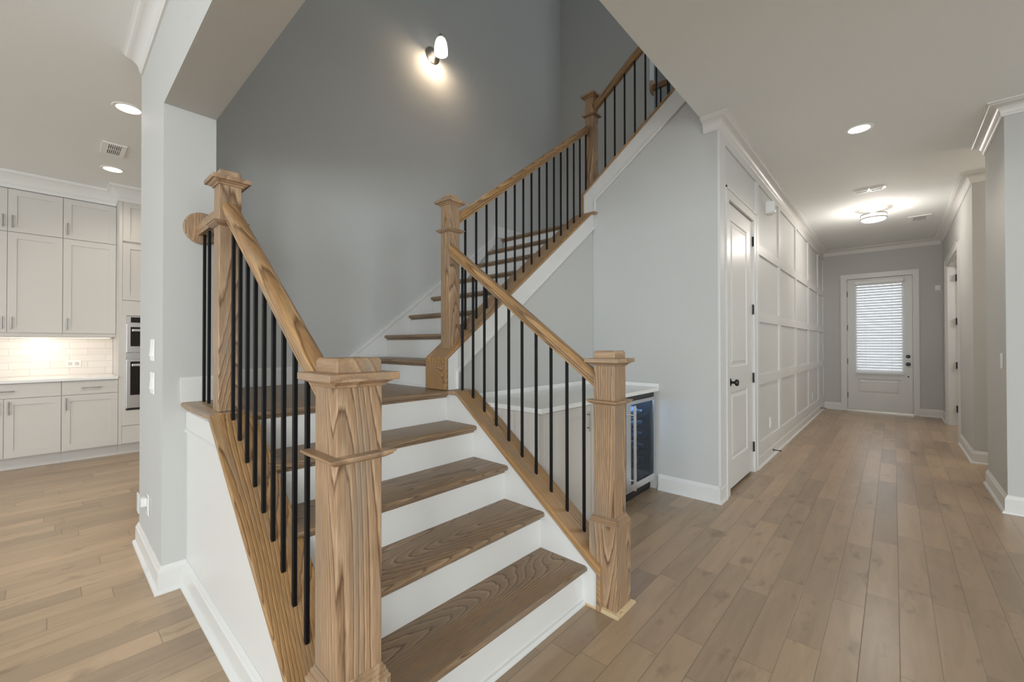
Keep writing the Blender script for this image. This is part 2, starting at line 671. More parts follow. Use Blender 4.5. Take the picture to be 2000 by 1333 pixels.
struct('floor_upstairs', MB().box(XW, 1.2, YU + 0.12, 7.3, F2Z - 0.12, F2Z), FLOOR)
struct('ceiling_upstairs', MB().box(XK, 1.32, YA, 7.42, UPZ, UPZ + 0.1), CEIL)
# wall under the upper flights, facing the camera
mb = MB().prism([(X2, 0), (XH, 0), (XH, ZC), (XO, ZC), (XO, 3.40), (-1.34, 3.375), (X2, 2.77)], 'y', YH, YH + 0.10)
struct('wall_nook_back', mb, WALL, 'light grey wall between the drinks nook and the hall corner')
# hall left wall with closet doorway
DY0, DY1, DZ = 3.765, 4.615, 2.445
mb = MB().box(XH - 0.11, XH, YH + 0.10, DY0, 0, ZC).box(XH - 0.11, XH, DY1, YF, 0, ZC).box(XH - 0.11, XH, DY0, DY1, DZ, ZC)
struct('wall_hall_left', mb, paint('panel_wall_paint', srgb(208, 209, 207), 0.5, 0.05, 260, 0.3), 'white panelled hall wall')
# far wall with exterior doorway
FX0, FX1, FZ = -0.662, 0.256, 2.462
mb = MB().box(XH - 0.11, FX0, YF, YF + 0.15, 0, ZC).box(FX1, 6.1, YF, YF + 0.15, 0, ZC).box(FX0, FX1, YF, YF + 0.15, FZ, ZC)
struct('wall_hall_end', mb, WALL, 'grey wall at the end of the hall')
# right side walls
struct('wall_right', MB().box(XRT, 6.0, YRN, YRF, 0, ZC), WALL, 'grey wall block at the right of the picture')
RY0, RY1 = 7.70, 9.30
mb = MB().box(XRT, XRT + 0.12, YB2, RY0, 0, ZC).box(XRT, XRT + 0.12, RY1, YF, 0, ZC).box(XRT, XRT + 0.12, RY0, RY1, 2.45, ZC).box(XRT + 0.12, 6.0, YB2, YB2 + 0.12, 0, ZC)
struct('wall_hall_right', mb, WALL, 'grey hall wall right of the far door')
struct('wall_east', MB().box(6.0, 6.1, -5.7, 10.4, 0, ZC), WALL)
struct('wall_south', MB().box(-7.3, 6.1, -5.7, -5.5, 0, ZC), WALL)
struct('wall_kitchen', MB().box(-7.25, -7.05, -5.5, 3.0, 0, ZC), WALL, 'kitchen wall behind the cabinets')
struct('wall_kitchen_north', MB().box(-7.05, XK, 2.88, 3.0, 0, ZC), WALL)
# windows behind the camera, daylight stands in them
for i, wx in enumerate((-5.2, -2.0, 1.2, 4.2)):
    m_ = MB().box(wx - 1.08, wx - 1.0, -5.5, -5.44, 0.57, 2.93).box(wx + 1.0, wx + 1.08, -5.5, -5.44, 0.57, 2.93)
    m_.box(wx - 1.0, wx + 1.0, -5.5, -5.44, 0.57, 0.65).box(wx - 1.0, wx + 1.0, -5.5, -5.44, 2.85, 2.93)
    struct('window_%d' % (i + 1), m_, TRIM)

# crown and base mouldings
CR = [(0, -0.100), (0.010, -0.100), (0.014, -0.092), (0.014, -0.086)]
for i in range(7):
    t = i / 6 * math.pi / 2
    CR.append((0.018 + 0.058 * (1 - math.cos(t)), -0.082 + 0.058 * math.sin(t)))
CR += [(0.080, -0.020), (0.086, -0.014), (0.0925, -0.012), (0.0925, -0.0005), (0, -0.0005)]
BS = [(0, 0.0005), (0.030, 0.0005), (0.030, 0.008), (0.026, 0.016), (0.017, 0.021), (0.016, 0.022), (0.016, 0.104), (0.011, 0.110), (0.011, 0.116),
      (0.006, 0.124), (0.003, 0.1319), (0, 0.1319)]


def crown(name, path, side):
    return struct(name, MB().sweep(path, CR, side, ZC), TRIM, smooth=True)


def base(name, path, side, z0=0.0, prof=BS):
    return struct(name, MB().sweep(path, prof, side, z0), TRIM, smooth=True)


crown('trim_1', [(5.9, YA), (XK + 0.05, YA)], 1)
crown('trim_2', [(XO, YH), (XH, YH), (XH, YF), (XRT, YF), (XRT, YB2), (4.5, YB2)], -1)
crown('trim_3', [(XRT, YRF - 0.002), (XRT, YRN), (5.9, YRN)], -1)
base('baseboard_column', [(XK, YB - 0.01), (XK, YA), (XC, YA), (XC, YS), (-1.11, YS)], -1)
base('baseboard_nook', [(-1.500, YH), (XH, YH), (XH, 3.668)], -1)
base('baseboard_hall_left', [(XH, 4.712), (XH, YF - 0.002)], -1)
base('baseboard_hall_end', [(XH + 0.018, YF), (-0.741, YF)], -1)
base('baseboard_hall_end_right', [(0.327, YF), (XRT, YF), (XRT, 9.40)], -1)
base('baseboard_hall_right', [(XRT, 7.61), (XRT, YB2), (4.5, YB2)], -1)
base('baseboard_right', [(XRT, YRF - 0.002), (XRT, YRN), (5.9, YRN)], -1)
BL = [(0, 0.0005), (0.014, 0.0005), (0.014, 0.108), (0.010, 0.113), (0.010, 0.118), (0.004, 0.130), (0, 0.130)]
base('baseboard_landing', [(XW, YB + 0.002), (XW, 1.57)], -1, zt(5), BL)
base('baseboard_landing_column', [(XC, 0.455), (XC, YB - 0.003)], -1, zt(5), BL)
base('baseboard_upper_landing', [(XW, 3.405), (XW, YU), (-2.16, YU)], -1, zt(13), BL)

# board and batten on the hall wall
mb = MB()
xa, xb = XH, XH + 0.017
stiles = [4.715, 5.80, 6.94, 8.10, 9.26]
for y in stiles:
    mb.box(xa, xb, y, y + 0.095, 0.1319, 2.93)
mb.box(xa, xb, 10.0, YF, 0.1319, 2.93)
for z in (0.833, 1.47, 2.154):
    for i, y in enumerate(stiles):
        y1 = stiles[i + 1] if i < 4 else 10.0
        mb.box(xa, xb - 0.0004, y + 0.095, y1, z, z + 0.10)
for i, y in enumerate(stiles):
    y1 = stiles[i + 1] if i < 4 else 10.0
    mb.box(xa, xb - 0.0004, y + 0.095, y1, 0.1319, 0.252)
    mb.box(xa, xb - 0.0004, y + 0.095, y1, 2.862, 2.93)
mb.box(xa, xb - 0.0004, 3.672, 4.715, 2.862, 2.93)
mb.box(xa, xb - 0.0004, YH + 0.0005, 3.672, 0.1319, 2.93)
struct('trim_4', mb, paint('panel_trim_paint', srgb(214, 214, 212), 0.42, 0, 0, 0.3), 'white board and batten grid on the hall wall')


# ------------------------------------------------------------------ stairs
def tread_profile(x0, x1, z, nose_r=TT / 2):
    """(run, z) polygon, nose towards x1"""
    pts = [(x0, z), (x1 - nose_r, z)]
    for i in range(1, 6):
        t = i / 6 * math.pi
        pts.append((x1 - nose_r + nose_r * math.sin(t), z - nose_r + nose_r * math.cos(t)))
    pts += [(x1 - nose_r, z - TT), (x1 - NOSE + 0.015, z - TT)]
    for i in range(1, 5):
        t = i / 5 * math.pi / 2
        pts.append((x1 - NOSE + 0.015 - 0.015 * math.sin(t), z - TT - 0.015 * (1 - math.cos(t))))
    pts += [(x1 - NOSE, z - TT - 0.016), (x1 - NOSE - 0.002, z - TT), (x0, z - TT)]
    return pts


low = thing('staircase', 'lower flight of five wooden treads and white risers up to the landing', 'staircase', (-1.6, 1.1, 0))
for k in range(1, 5):
    xr = XR1 - (k - 1) * RUN
    MB().prism(tread_profile(xr - RUN - 0.002, xr + NOSE, zt(k)), 'y', YS2, YR).build('tread', OAK_TY, low, smooth=True)
for k in range(1, 6):
    xr = XR1 - (k - 1) * RUN
    z0 = zt(k - 1) if k > 1 else 0.0
    z0 = z0 if k > 1 else 0.001
    m_ = MB().box(xr - 0.019, xr, YS2, YR, z0, zt(k) - TT)
    o_ = m_.build('riser', TRIM, low)
MB().prism([(XR1, 0.001), (XR1 + 0.018, 0.001), (XR1 + 0.017, 0.009), (XR1 + 0.010, 0.017), (XR1, 0.019)], 'y', YS2, YR).build('shoe_moulding', TRIM, low)
zl = zt(5)
# landing: oak boards with a nosing to the flight and a flat return over the left wall
MB().prism(tread_profile(XC, XLN + NOSE, zl), 'y', YS2 + 0.002, YR + 0.001).build('landing', OAK_TY, low, smooth=True)
MB().box(XW, XC, YB + 0.002, Y2, zl - TT, zl).box(XC, XCL, YR, Y2, zl - TT, zl).build('landing_boards', OAK_TY, low)
MB().prism([(YS2 + 0.002, zl), (0.468, zl), (0.459, zl - 0.005), (0.455, zl - 0.013), (0.459, zl - 0.023), (0.468, zl - TT), (0.474, zl - TT - 0.008), (YS, zl - TT - 0.014), (YS2 + 0.002, zl - TT - 0.014)],
           'x', XC + 0.001, -2.153).build('landing_edge', OAK_X, low, smooth=True)
MB().prism([(YR - 0.012, zl), (YR2 + 0.004, zl), (YR2 + 0.004, zl - 0.022), (YR - 0.012, zl - 0.022)], 'x', X2 + 0.001, -2.041).build('landing_edge', OAK_X, low)
# white side walls
CS, CT = 0.745, 0.024          # cap slope and plumb thickness


def lcap(x):                   # top of left cap
    return zl - 0.755 * (x + 2.155)


def rcap(x):
    return 0.202 + 0.742 * (-1.033 - x)


XE_L, XE_R = -1.108, -1.034
MB().prism([(XC, 0), (XE_L, 0), (XE_L, lcap(XE_L) - CT), (-2.155, lcap(-2.155) - CT - 0.018), (XC, zl - TT - 0.016)], 'y', YS, YS2).build('stair_side_wall', TRIM, low, label='white panel wall along the near side of the flight')
MB().prism([(X2, 0), (XE_R, 0), (XE_R, rcap(XE_R) - CT), (-2.041, zl - CT), (X2, zl - CT)], 'y', YR, YR2).build('stair_side_wall', TRIM, low, label='white wall along the far side of the flight')
# oak caps
m_ = MB()
w0, w1 = YS - 0.030, YS2 + 0.028
m_.prism([(-2.155, lcap(-2.155)), (XE_L + 0.004, lcap(XE_L + 0.004)), (XE_L + 0.004, lcap(XE_L + 0.004) - CT), (-2.155, lcap(-2.155) - CT)], 'y', w0, w1)
m_.build('stringer_cap', oak('oak_cap_left', RL, RM, RD, 'X', -SL, rough=0.3, rings=60), low, bevel=0.005)
m_ = MB()
m_.prism([(-2.041, rcap(-2.041)), (XE_R + 0.022, rcap(XE_R)), (XE_R + 0.022, 0.002), (XE_R, 0.002), (XE_R, rcap(XE_R) - CT - 0.006), (-2.041, rcap(-2.041) - CT)], 'y', YR - 0.012, YR2 + 0.003)
m_.build('stringer_cap', OAK_RX, low, bevel=0.005)
# frieze moulding under the landing edge on the near wall
MB().prism([(YS, 0.790), (YS - 0.012, 0.793), (YS - 0.012, 0.803), (YS - 0.006, 0.808), (YS, 0.812)], 'x', XC + 0.002, -2.03).build('frieze_moulding', TRIM, low)
MB().prism([(XC + 0.002, 0.812), (-2.014, 0.812), (-2.157, 0.900), (XC + 0.002, 0.900)], 'y', YS - 0.005, YS).build('frieze_board', TRIM, low)

# middle flight along +Y
mid = thing('staircase', 'middle flight rising from the landing along the tall grey wall', 'staircase', (-2.8, 2.6, zl))


def yr(k):
    return Y2 + (k - 6) * RUN2


for k in range(6, 13):
    pr = [(-a, b) for a, b in tread_profile(-(yr(k + 1)) - 0.002, -(yr(k)) + 0.030, zt(k))]
    MB().prism(pr, 'x', XW + 0.020, XCL).build('tread', OAK_TX, mid, smooth=True)
for k in range(6, 14):
    MB().box(XW + 0.020, XCL, yr(k), yr(k) + 0.019, zt(k - 1) + (0.0005 if k == 6 else 0), zt(k) - TT).build('riser', TRIM, mid)
MB().prism([(yr(6), zl + 0.0005), (yr(6) - 0.016, zl + 0.0005), (yr(6) - 0.015, zl + 0.009), (yr(6) - 0.009, zl + 0.016), (yr(6), zl + 0.018)], 'x', XW + 0.02, XCL).build('shoe_moulding', TRIM, mid)
# upper landing
zu = zt(13)
pr = [(-a, b) for a, b in tread_profile(-(YU), -(yr(13)) + 0.030, zu)]
MB().prism(pr, 'x', XW + 0.001, XCL).build('upper_landing', OAK_TX, mid, smooth=True)
# wall skirt with a cap moulding
MB().prism([(1.570, zl + 0.001), (1.570, 1.073), (3.405, 2.477), (3.405, zu - 0.06), (2.0, zl + 0.001)], 'x', XW + 0.001, XW + 0.016).build('wall_skirt', TRIM, mid)
MB().prism([(1.570, 1.046), (1.570, 1.077), (3.388, 2.468), (3.388, 2.437)], 'x', XW + 0.001, XW + 0.024).prism([(3.388, 2.445), (3.388, 2.596), (3.405, 2.596), (3.405, 2.445)], 'x', XW + 0.001, XW + 0.024).build('skirt_moulding', TRIM, mid)
# curb wall below the far railing
YC = 1.711


def c2(y):                     # top of cap 2
    return 1.158 + 0.764 * (y - YC)


MB().prism([(YC + 0.022, zl + 0.001), (YC + 0.022, c2(YC + 0.022) - CT), (YH - 0.002, c2(YH) - CT), (YH - 0.002, 0.001), (YR2 + 0.005, 0.001), (YR2 + 0.005, zl + 0.001)], 'x', XCL, X2).build('stair_side_wall', WALL, mid, label='pale wall under the middle flight above the drinks nook')
MB().prism([(YC, zl + 0.003), (YC, c2(YC)), (YH - 0.03, c2(YH - 0.03)), (YH - 0.03, c2(YH - 0.03) - CT), (YC + 0.022, c2(YC + 0.022) - CT), (YC + 0.022, zl + 0.003)], 'x', XCL - 0.010, X2 + 0.012).build(
    'stringer_cap', oak('oak_cap_mid', RL, RM, RD, 'Y', -SL, rough=0.33, rings=60), mid, bevel=0.004)
# white trim band below the cap, with its moulding
BD = 0.155
y0b = YC + 0.024
MB().prism([(y0b, zl + 0.003), (y0b, c2(y0b) - CT - 0.001), (YH - 0.001, c2(YH) - CT - 0.001), (YH - 0.001, c2(YH) - CT - BD), (1.815, c2(1.815) - CT - BD), (1.815, zl + 0.003)], 'x', X2 + 0.0005, X2 + 0.009).build('trim_band', TRIM, mid)
m_ = MB()
p_o = [(1.818, zl + 0.003), (1.818, c2(1.818) - CT - BD - 0.004), (YH - 0.001, c2(YH) - CT - BD - 0.004)]
p_i = [(YH - 0.001, c2(YH) - CT - BD + 0.020), (1.800, c2(1.800) - CT - BD + 0.020), (1.800, zl + 0.003)]
m_.prism(p_o + p_i, 'x', X2 + 0.0005, X2 + 0.022)
m_.build('band_moulding', TRIM, mid, bevel=0.004)

# top flight along +X
top = thing('staircase', 'short top flight turning right towards the upper floor', 'staircase', (-1.7, 4.1, zu))
XT0 = X2
YI = 3.705
for k in range(14, 18):
    x_ = XT0 + (k - 14) * RUN2
    pr = [(-a, b) for a, b in tread_profile(-(x_ + RUN2) - 0.002, -x_ + 0.030, zt(k))]
    MB().prism(pr, 'y', YI, YU - 0.001).build('tread', OAK_TY, top, smooth=True)
for k in range(14, 19):
    x_ = XT0 + (k - 14) * RUN2
    MB().box(x_, x_ + 0.019, YI, YU - 0.001, zt(k - 1), min(zt(k) - TT, F2Z - 0.03)).build('riser', TRIM, top)
MB().box(XCL, X2 + 0.001, YH, YU - 0.002, zu - TT, zu).build('upper_landing', OAK_TX, top)


def c3(x):                     # top of cap 3
    return 2.742 + 0.755 * (x + 2.219)


XB0 = -2.262
MB().prism([(XB0 + 0.022, zu + 0.001), (XB0 + 0.022, c3(XB0 + .022) - CT), (XO - 0.22, c3(XO - 0.22) - CT), (XO - 0.22, zu + 0.001)], 'y', YH + 0.101, YI).build('stair_side_wall', WALL, top)
MB().prism([(XB0 + 0.022, zu + 0.001), (XB0 + 0.022, c3(XB0 + .022) - CT), (X2 - 0.001, c3(X2) - CT), (X2 - 0.001, zu + 0.001)], 'y', YH - 0.001, YH + 0.10).build('curb_end', WALL, top)
MB().prism([(XB0, zu + 0.002), (XB0, c3(XB0)), (XO - 0.20, c3(XO - 0.20)), (XO - 0.20, c3(XO - 0.20) - CT), (XB0 + 0.022, c3(XB0 + 0.022) - CT), (XB0 + 0.022, zu + 0.002)], 'y', YH - 0.022, YI + 0.012).build(
    'stringer_cap', OAK_RXU, top, bevel=0.004)
xs = XB0 + 0.024
xe = XO - 0.003
zb3 = 2.506


def b3(x):
    return 2.628 + 0.728 * (x + 2.119)


xe2 = -1.215
MB().prism([(xs, zb3), (xs, c3(xs) - CT - 0.001), (xe2, c3(xe2) - CT - 0.001), (xe2, b3(xe2)), (-2.119, b3(-2.119)), (-2.119, zb3)], 'y', YH - 0.012, YH - 0.0015).build('trim_band', TRIM, top)
MB().prism([(-2.104, zb3), (-2.104, b3(-2.104) - 0.014), (xe2, b3(xe2) - 0.014), (xe2, b3(xe2) + 0.008), (-2.124, b3(-2.124) + 0.008), (-2.124, zb3)], 'y', YH - 0.025, YH - 0.0015).build('band_moulding', TRIM, top, bevel=0.004)
MB().prism([(YH - 0.062, c2(YH - 0.04) - 0.003), (YH - 0.0015, zb3), (YH - 0.0015, zb3 - 0.016), (YH - 0.062, c2(YH - 0.04) - 0.022)], 'x', X2 - 0.06, -2.088).build('cap_return', OAK_X, top)


# ------------------------------------------------------------------ railings
def newel(parent, cx, cy, z0, z1, w, based=False):
    n = MB().squares(cx, cy, [(w, z0), (w, z1 - 0.05)]).build('newel_post', OAK_Z, parent, bevel=0.003)
    MB().squares(cx, cy, [(w + 0.001, z1 - 0.071), (w + 0.006, z1 - 0.070), (w + 0.008, z1 - 0.064), (w + 0.016, z1 - 0.060), (w + 0.022, z1 - 0.055)]).build('cap_moulding', OAK_X, n)
    MB().squares(cx, cy, [(w + 0.032, z1 - 0.055), (w + 0.032, z1 - 0.036)]).build('cap_ledge', OAK_X, n, bevel=0.002)
    MB().squares(cx, cy, [(w - 0.001, z1 - 0.037), (w - 0.001, z1 - 0.007), (w - 0.006, z1)]).build('cap_block', OAK_X, n, bevel=0.003)
    MB().squares(cx, cy, [(w + 0.003, z1 - 0.254), (w + 0.012, z1 - 0.250), (w + 0.020, z1 - 0.245), (w + 0.022, z1 - 0.240), (w + 0.026, z1 - 0.239), (w + 0.026, z1 - 0.234), (w + 0.001, z1 - 0.233)]).build('collar', OAK_X, n)
    if based:
        b = w + 0.0165
        MB().squares(cx, cy, [(b, 0.003), (b, 0.402)]).build('base_box', OAK_Z, n, bevel=0.003)
        MB().squares(cx, cy, [(b, 0.402), (b - 0.001, 0.408), (b - 0.005, 0.410), (b - 0.005, 0.417), (b - 0.009, 0.419), (b - 0.009, 0.427), (w + 0.002, 0.431), (w + 0.001, 0.438)]).build('base_moulding', OAK_X, n)
        MB().squares(cx, cy, [(b + 0.016, 0.0005), (b + 0.016, 0.008), (b + 0.012, 0.015), (b + 0.001, 0.020)]).build('base_shoe', oak('oak_pale', srgb(214, 190, 152), srgb(204, 178, 138), srgb(170, 140, 100), 'X') if 'oak_pale' not in bpy.data.materials else bpy.data.materials['oak_pale'], n)
    return n


RW, RH = 0.033, 0.062
RPROF = [(-0.021, 0), (0.021, 0), (0.021, 0.012), (0.024, 0.015), (0.028, 0.020), (0.026, 0.027), (RW, 0.034), (RW, 0.048), (0.026, 0.057), (0.014, 0.0615), (0, 0.0625),
         (-0.014, 0.0615), (-0.026, 0.057), (-RW, 0.048), (-RW, 0.034), (-0.026, 0.027), (-0.028, 0.020), (-0.024, 0.015), (-0.021, 0.012)]


def rail(parent, p0, p1, mat):
    """p0, p1: points on the rail's top line; plumb-cut ends"""
    p0, p1 = Vector(p0), Vector(p1)
    d = p1 - p0
    h = Vector((d.x, d.y, 0))
    side = Vector((-h.y, h.x, 0)).normalized()
    k = d.length / h.length
    R = []
    for p in (p0, p1):
        R.append([p + side * a + Vector((0, 0, (b - 0.0625) * k)) for a, b in RPROF])
    return MB().loft(R).build('handrail', mat, parent, smooth=True)


def baluster(parent, x, y, z0, z1):
    w = 0.0068
    return MB().squares(x, y, [(w, z0), (w, z1)]).build('baluster', BLACK, parent, bevel=0.0015, seg=1)


K = math.sqrt(1 + 0.745 ** 2)
RT = 0.0625 * K
# near (left) railing of the lower flight
YLB = 0.535
rl = thing('stair_railing', 'near oak and black iron railing, thick newel in the foreground up to the wall rosette', 'railing', (-1.7, YLB, 0))
newel(rl, -1.029, 0.513, 0.40, H - (H - 1.2142) * 1.06, 0.0594, True)
newel(rl, -2.2495, 0.5435, zl + 0.001, 2.030, 0.0435)


def ltop(x):
    return 1.872 - 0.745 * (x + 2.19)


rail(rl, (-2.205, 0.5435, ltop(-2.205)), (-1.085, 0.5435, ltop(-1.085)), OAK_RX)
for j in range(9):
    x = -2.122 + 0.0978 * j
    baluster(rl, x, YLB, (lcap(x) - 0.004 if x > -2.155 else zl), ltop(x) - RT + 0.006)
for x in (-2.655, -2.555, -2.455, -2.355)[:2]:
    baluster(rl, x - 0.02 + 0.0, 0.5435, zl, 1.823)
rail(rl, (XC + 0.018, 0.5435, 1.885), (-2.292, 0.5435, 1.885), OAK_X)
MB().lathe((XC + 0.001, 0.5435, 1.862), (1, 0, 0), [(0.078, 0), (0.084, 0.003), (0.084, 0.012), (0.078, 0.018), (0.0, 0.018)], 40).build('rosette', OAK_Z, rl, smooth=True)

# far (right) railing of the lower flight
YRB = 1.81
rr = thing('stair_railing', 'far railing of the lower flight ending at the newel beside the drinks nook', 'railing', (-1.6, YRB, 0))
newel(rr, -1.0132, 1.8118, 0.40, 1.2142, 0.0558, True)


def rtop(x):
    return 1.89 - 0.725 * (x + 2.155)


rail(rr, (-2.184, YRB, rtop(-2.184)), (-1.068, YRB, rtop(-1.068)), OAK_RX)
for j in range(10):
    x = -2.083 + 0.1029 * j
    baluster(rr, x, YRB, zl if x < -2.041 else rcap(x) - 0.004, rtop(x) - RT + 0.006)

# railing of the middle flight
XB2 = -2.232
rm = thing('stair_railing', 'railing of the middle flight between two square oak newels', 'railing', (XB2, 2.6, 1.2))
newel(rm, XB2, 1.831, c2(1.79) - 0.002, 2.2535, 0.0455)


def mtop(y):
    return 2.153 + 0.7535 * (y - 1.891)


rail(rm, (XB2, 1.876, mtop(1.876)), (XB2, 3.566, mtop(3.566)), OAK_RY)
for j in range(16):
    y = 1.966 + 0.1046 * j
    baluster(rm, XB2, y, c2(y) - 0.004, mtop(y) - RT + 0.006)

# railing of the top flight with the upper newel
rt_ = thing('stair_railing', 'topmost railing rising out of sight past the ceiling edge', 'railing', (-1.8, 3.61, 2.7))
NX4, NY4 = -2.213, 3.612
newel(rt_, NX4, NY4, c3(NX4) - 0.045, 3.747, 0.0465)


def ttop(x):
    return 3.664 + 0.735 * (x + 2.12)


rail(rt_, (-2.166, NY4, ttop(-2.166)), (XO - 0.21, NY4, ttop(XO - 0.21)), OAK_RXU)
for j in range(8):
    x = -2.06 + 0.1025 * j
    baluster(rt_, x, NY4, c3(x) - 0.004, ttop(x) - RT + 0.006)

# guard rail of the upper floor, seen through the top railing
ru = thing('stair_railing', 'level guard rail of the upper floor glimpsed behind the topmost balusters', 'railing', (-1.6, 4.74, F2Z))
MB().lathe((-2.084, 4.74, 4.255), (1, 0, 0), [(0.075, 0), (0.082, 0.004), (0.082, 0.014), (0, 0.018)], 32).build('rosette', OAK_Z, ru, smooth=True)
rail(ru, (-2.066, 4.74, 4.285), (XO, 4.74, 4.285), OAK_X)
for j in range(9):
    baluster(ru, -1.98 + 0.1 * j, 4.74, F2Z, 4.226)


# ------------------------------------------------------------------ cabinet parts (fronts face +X)
def bar_pull(parent, x, p0, p1, stand=0.026, r=0.0055):
    """p0, p1 = (y, z)"""
    m_ = MB().cyl((x + stand, p0[0], p0[1]), (x + stand, p1[0], p1[1]), r, n=12)
    for t in (0.16, 0.84):
        y = p0[0] + (p1[0] - p0[0]) * t
        z = p0[1] + (p1[1] - p0[1]) * t
        m_.cyl((x - 0.001, y, z), (x + stand, y, z), r * 0.8, n=10)
    return m_.build('handle', NICKEL, parent, smooth=True, label='brushed nickel bar pull')


def shaker(parent, name, x, y0, y1, z0, z1, pull=None, fr=0.062, mat=None, flat=False):
    g = 0.0016
    y0 += g
    y1 -= g
    z0 += g
    z1 -= g
    m_ = MB()
    if flat:
        m_.box(x - 0.018, x, y0, y1, z0, z1)
    else:
        m_.box(x - 0.018, x - 0.008, y0 + fr - .01, y1 - fr + .01, z0 + fr - .01, z1 - fr + .01)
        m_.box(x - 0.018, x, y0, y0 + fr, z0, z1).box(x - 0.018, x, y1 - fr, y1, z0, z1)
        m_.box(x - 0.018, x, y0 + fr, y1 - fr, z0, z0 + fr).box(x - 0.018, x, y0 + fr, y1 - fr, z1 - fr, z1)
    d = m_.build(name, mat or CAB, parent)
    if pull:
        bar_pull(d, x, *pull)
    return d


KU, KL = -6.72, -6.42
WK = -7.048
# wall cabinets
a = thing('wall_cabinet', 'tall white wall cabinet at the left edge with paired doors and small doors above', 'cabinet', (KU, -0.3, 1.33))
MB().box(WK, KU - 0.02, -0.690, 0.0895, 1.335, 2.86).build('body', CAB, a)
shaker(a, 'door', KU, -0.690, -0.300, 1.372, 2.408, ((-0.331, 1.405), (-0.331, 1.535)))
shaker(a, 'door', KU, -0.300, 0.0895, 1.372, 2.408, ((-0.268, 1.405), (-0.268, 1.535)))
shaker(a, 'door', KU, -0.690, -0.300, 2.412, 2.853, ((-0.331, 2.45), (-0.331, 2.58)))
shaker(a, 'door', KU, -0.300, 0.0895, 2.412, 2.853, ((-0.268, 2.45), (-0.268, 2.58)))
b_ = thing('wall_cabinet', 'white wall cabinet with one tall and one small door beside the oven tower', 'cabinet', (KU, 0.3, 1.33))
MB().box(WK, KU - 0.02, 0.0905, 0.515, 1.335, 2.86).build('body', CAB, b_)
shaker(b_, 'door', KU, 0.0905, 0.515, 1.372, 2.408, ((0.122, 1.405), (0.122, 1.535)))
shaker(b_, 'door', KU, 0.0905, 0.515, 2.412, 2.853, ((0.122, 2.45), (0.122, 2.58)))
# base cabinets
a = thing('base_cabinet', 'white base cabinet at the left edge with a wide drawer over two doors', 'cabinet', (KL, -0.3, 0))
MB().box(WK, KL - 0.02, -0.690, 0.0815, 0.12, 0.862).box(WK, KL - 0.075, -0.690, 0.0815, 0.001, 0.12).build('body', CAB, a)
shaker(a, 'drawer', KL, -0.690, 0.0815, 0.714, 0.858, ((-0.385, 0.785), (-0.232, 0.785)), flat=True)
shaker(a, 'door', KL, -0.690, -0.302, 0.130, 0.711, ((-0.336, 0.555), (-0.336, 0.685)))
shaker(a, 'door', KL, -0.302, 0.0815, 0.130, 0.711, ((-0.270, 0.555), (-0.270, 0.685)))
b_ = thing('base_cabinet', 'white base cabinet with one drawer over one door beside the oven tower', 'cabinet', (KL, 0.3, 0))
MB().box(WK, KL - 0.02, 0.0825, 0.515, 0.12, 0.862).box(WK, KL - 0.075, 0.0825, 0.515, 0.001, 0.12).build('body', CAB, b_)
shaker(b_, 'drawer', KL, 0.0825, 0.515, 0.714, 0.858, ((0.225, 0.785), (0.378, 0.785)), flat=True)
shaker(b_, 'door', KL, 0.0825, 0.515, 0.130, 0.711, ((0.115, 0.555), (0.115, 0.685)))
for nm, ya, yb, ln in (('base_cabinet', -1.60, -0.691, 0), ):
    pass
tag(MB().box(WK, KL + 0.024, -1.3, 0.514, 0.8625, 0.892).build('countertop', QUARTZ, None, bevel=0.003), 'white quartz kitchen countertop below the wall cabinets', 'countertop')
struct('wall_backsplash', MB().box(-7.049, -7.042, -1.3, 0.514, 0.8925, 1.334), TILE, 'white subway tile backsplash')
ls = thing('under_cabinet_light', 'thin warm light strip under the kitchen wall cabinets', 'light', (-6.95, -0.1, 1.33))
MB().box(-6.99, -6.93, -0.62, 0.49, 1.322, 1.3345).build('housing', PLATE, ls)
MB().box(-6.985, -6.935, -0.61, 0.48, 1.3195, 1.3215).build('lens', LAMPS, ls)
light('AREA', 'under_cabinet_glow', (-6.93, -0.07, 1.31), 1.1, (1.0, 0.80, 0.62), 0.10, 1.0, (-0.35, 0, -1))
# oven tower
tw = thing('oven_tower_cabinet', 'tall white cabinet tower holding the double oven', 'cabinet', (KL, 0.9, 0))
m_ = MB().box(WK, KL - 0.02, 0.5165, 1.36, 0.12, 0.50).box(WK, KL - 0.02, 0.5165, 1.36, 1.575, 2.865).box(WK, KL - 0.02, 0.5165, 0.572, 0.50, 1.575).box(WK, KL - 0.02, 1.30, 1.36, 0.50, 1.575)
m_.box(WK, KL - 0.075, 0.5165, 1.36, 0.001, 0.119).box(KL - 0.0195, KL - 0.001, 0.5165, 0.5445, 0.125, 0.4995).box(KL - 0.0195, KL - 0.001, 0.5165, 0.5445, 1.5755, 2.86)
m_.box(KL - 0.0195, KL - 0.001, 0.5165, 0.577, 0.50, 1.575)
m_.box(KL - 0.019, KL - 0.001, 0.545, 1.36, 1.575, 1.742).box(KL - 0.019, KL - 0.001, 0.545, 1.36, 0.330, 0.50)
m_.build('body', CAB, tw)
shaker(tw, 'door', KL, 0.545, 0.952, 1.746, 2.395, None)
shaker(tw, 'door', KL, 0.952, 1.36, 1.746, 2.395, None)
shaker(tw, 'door', KL, 0.545, 0.952, 2.415, 2.862, None)
shaker(tw, 'door', KL, 0.952, 1.36, 2.415, 2.862, None)
shaker(tw, 'drawer', KL, 0.545, 1.36, 0.128, 0.325, None, flat=True)
ov = thing('double_oven', 'stainless steel double wall oven partly hidden behind the grey wall end', 'oven', (KL, 0.9, 0.5))
OX = KL + 0.012
MB().box(WK + 0.1, OX - 0.02, 0.582, 1.29, 0.51, 1.57).build('body', STEEL, ov)
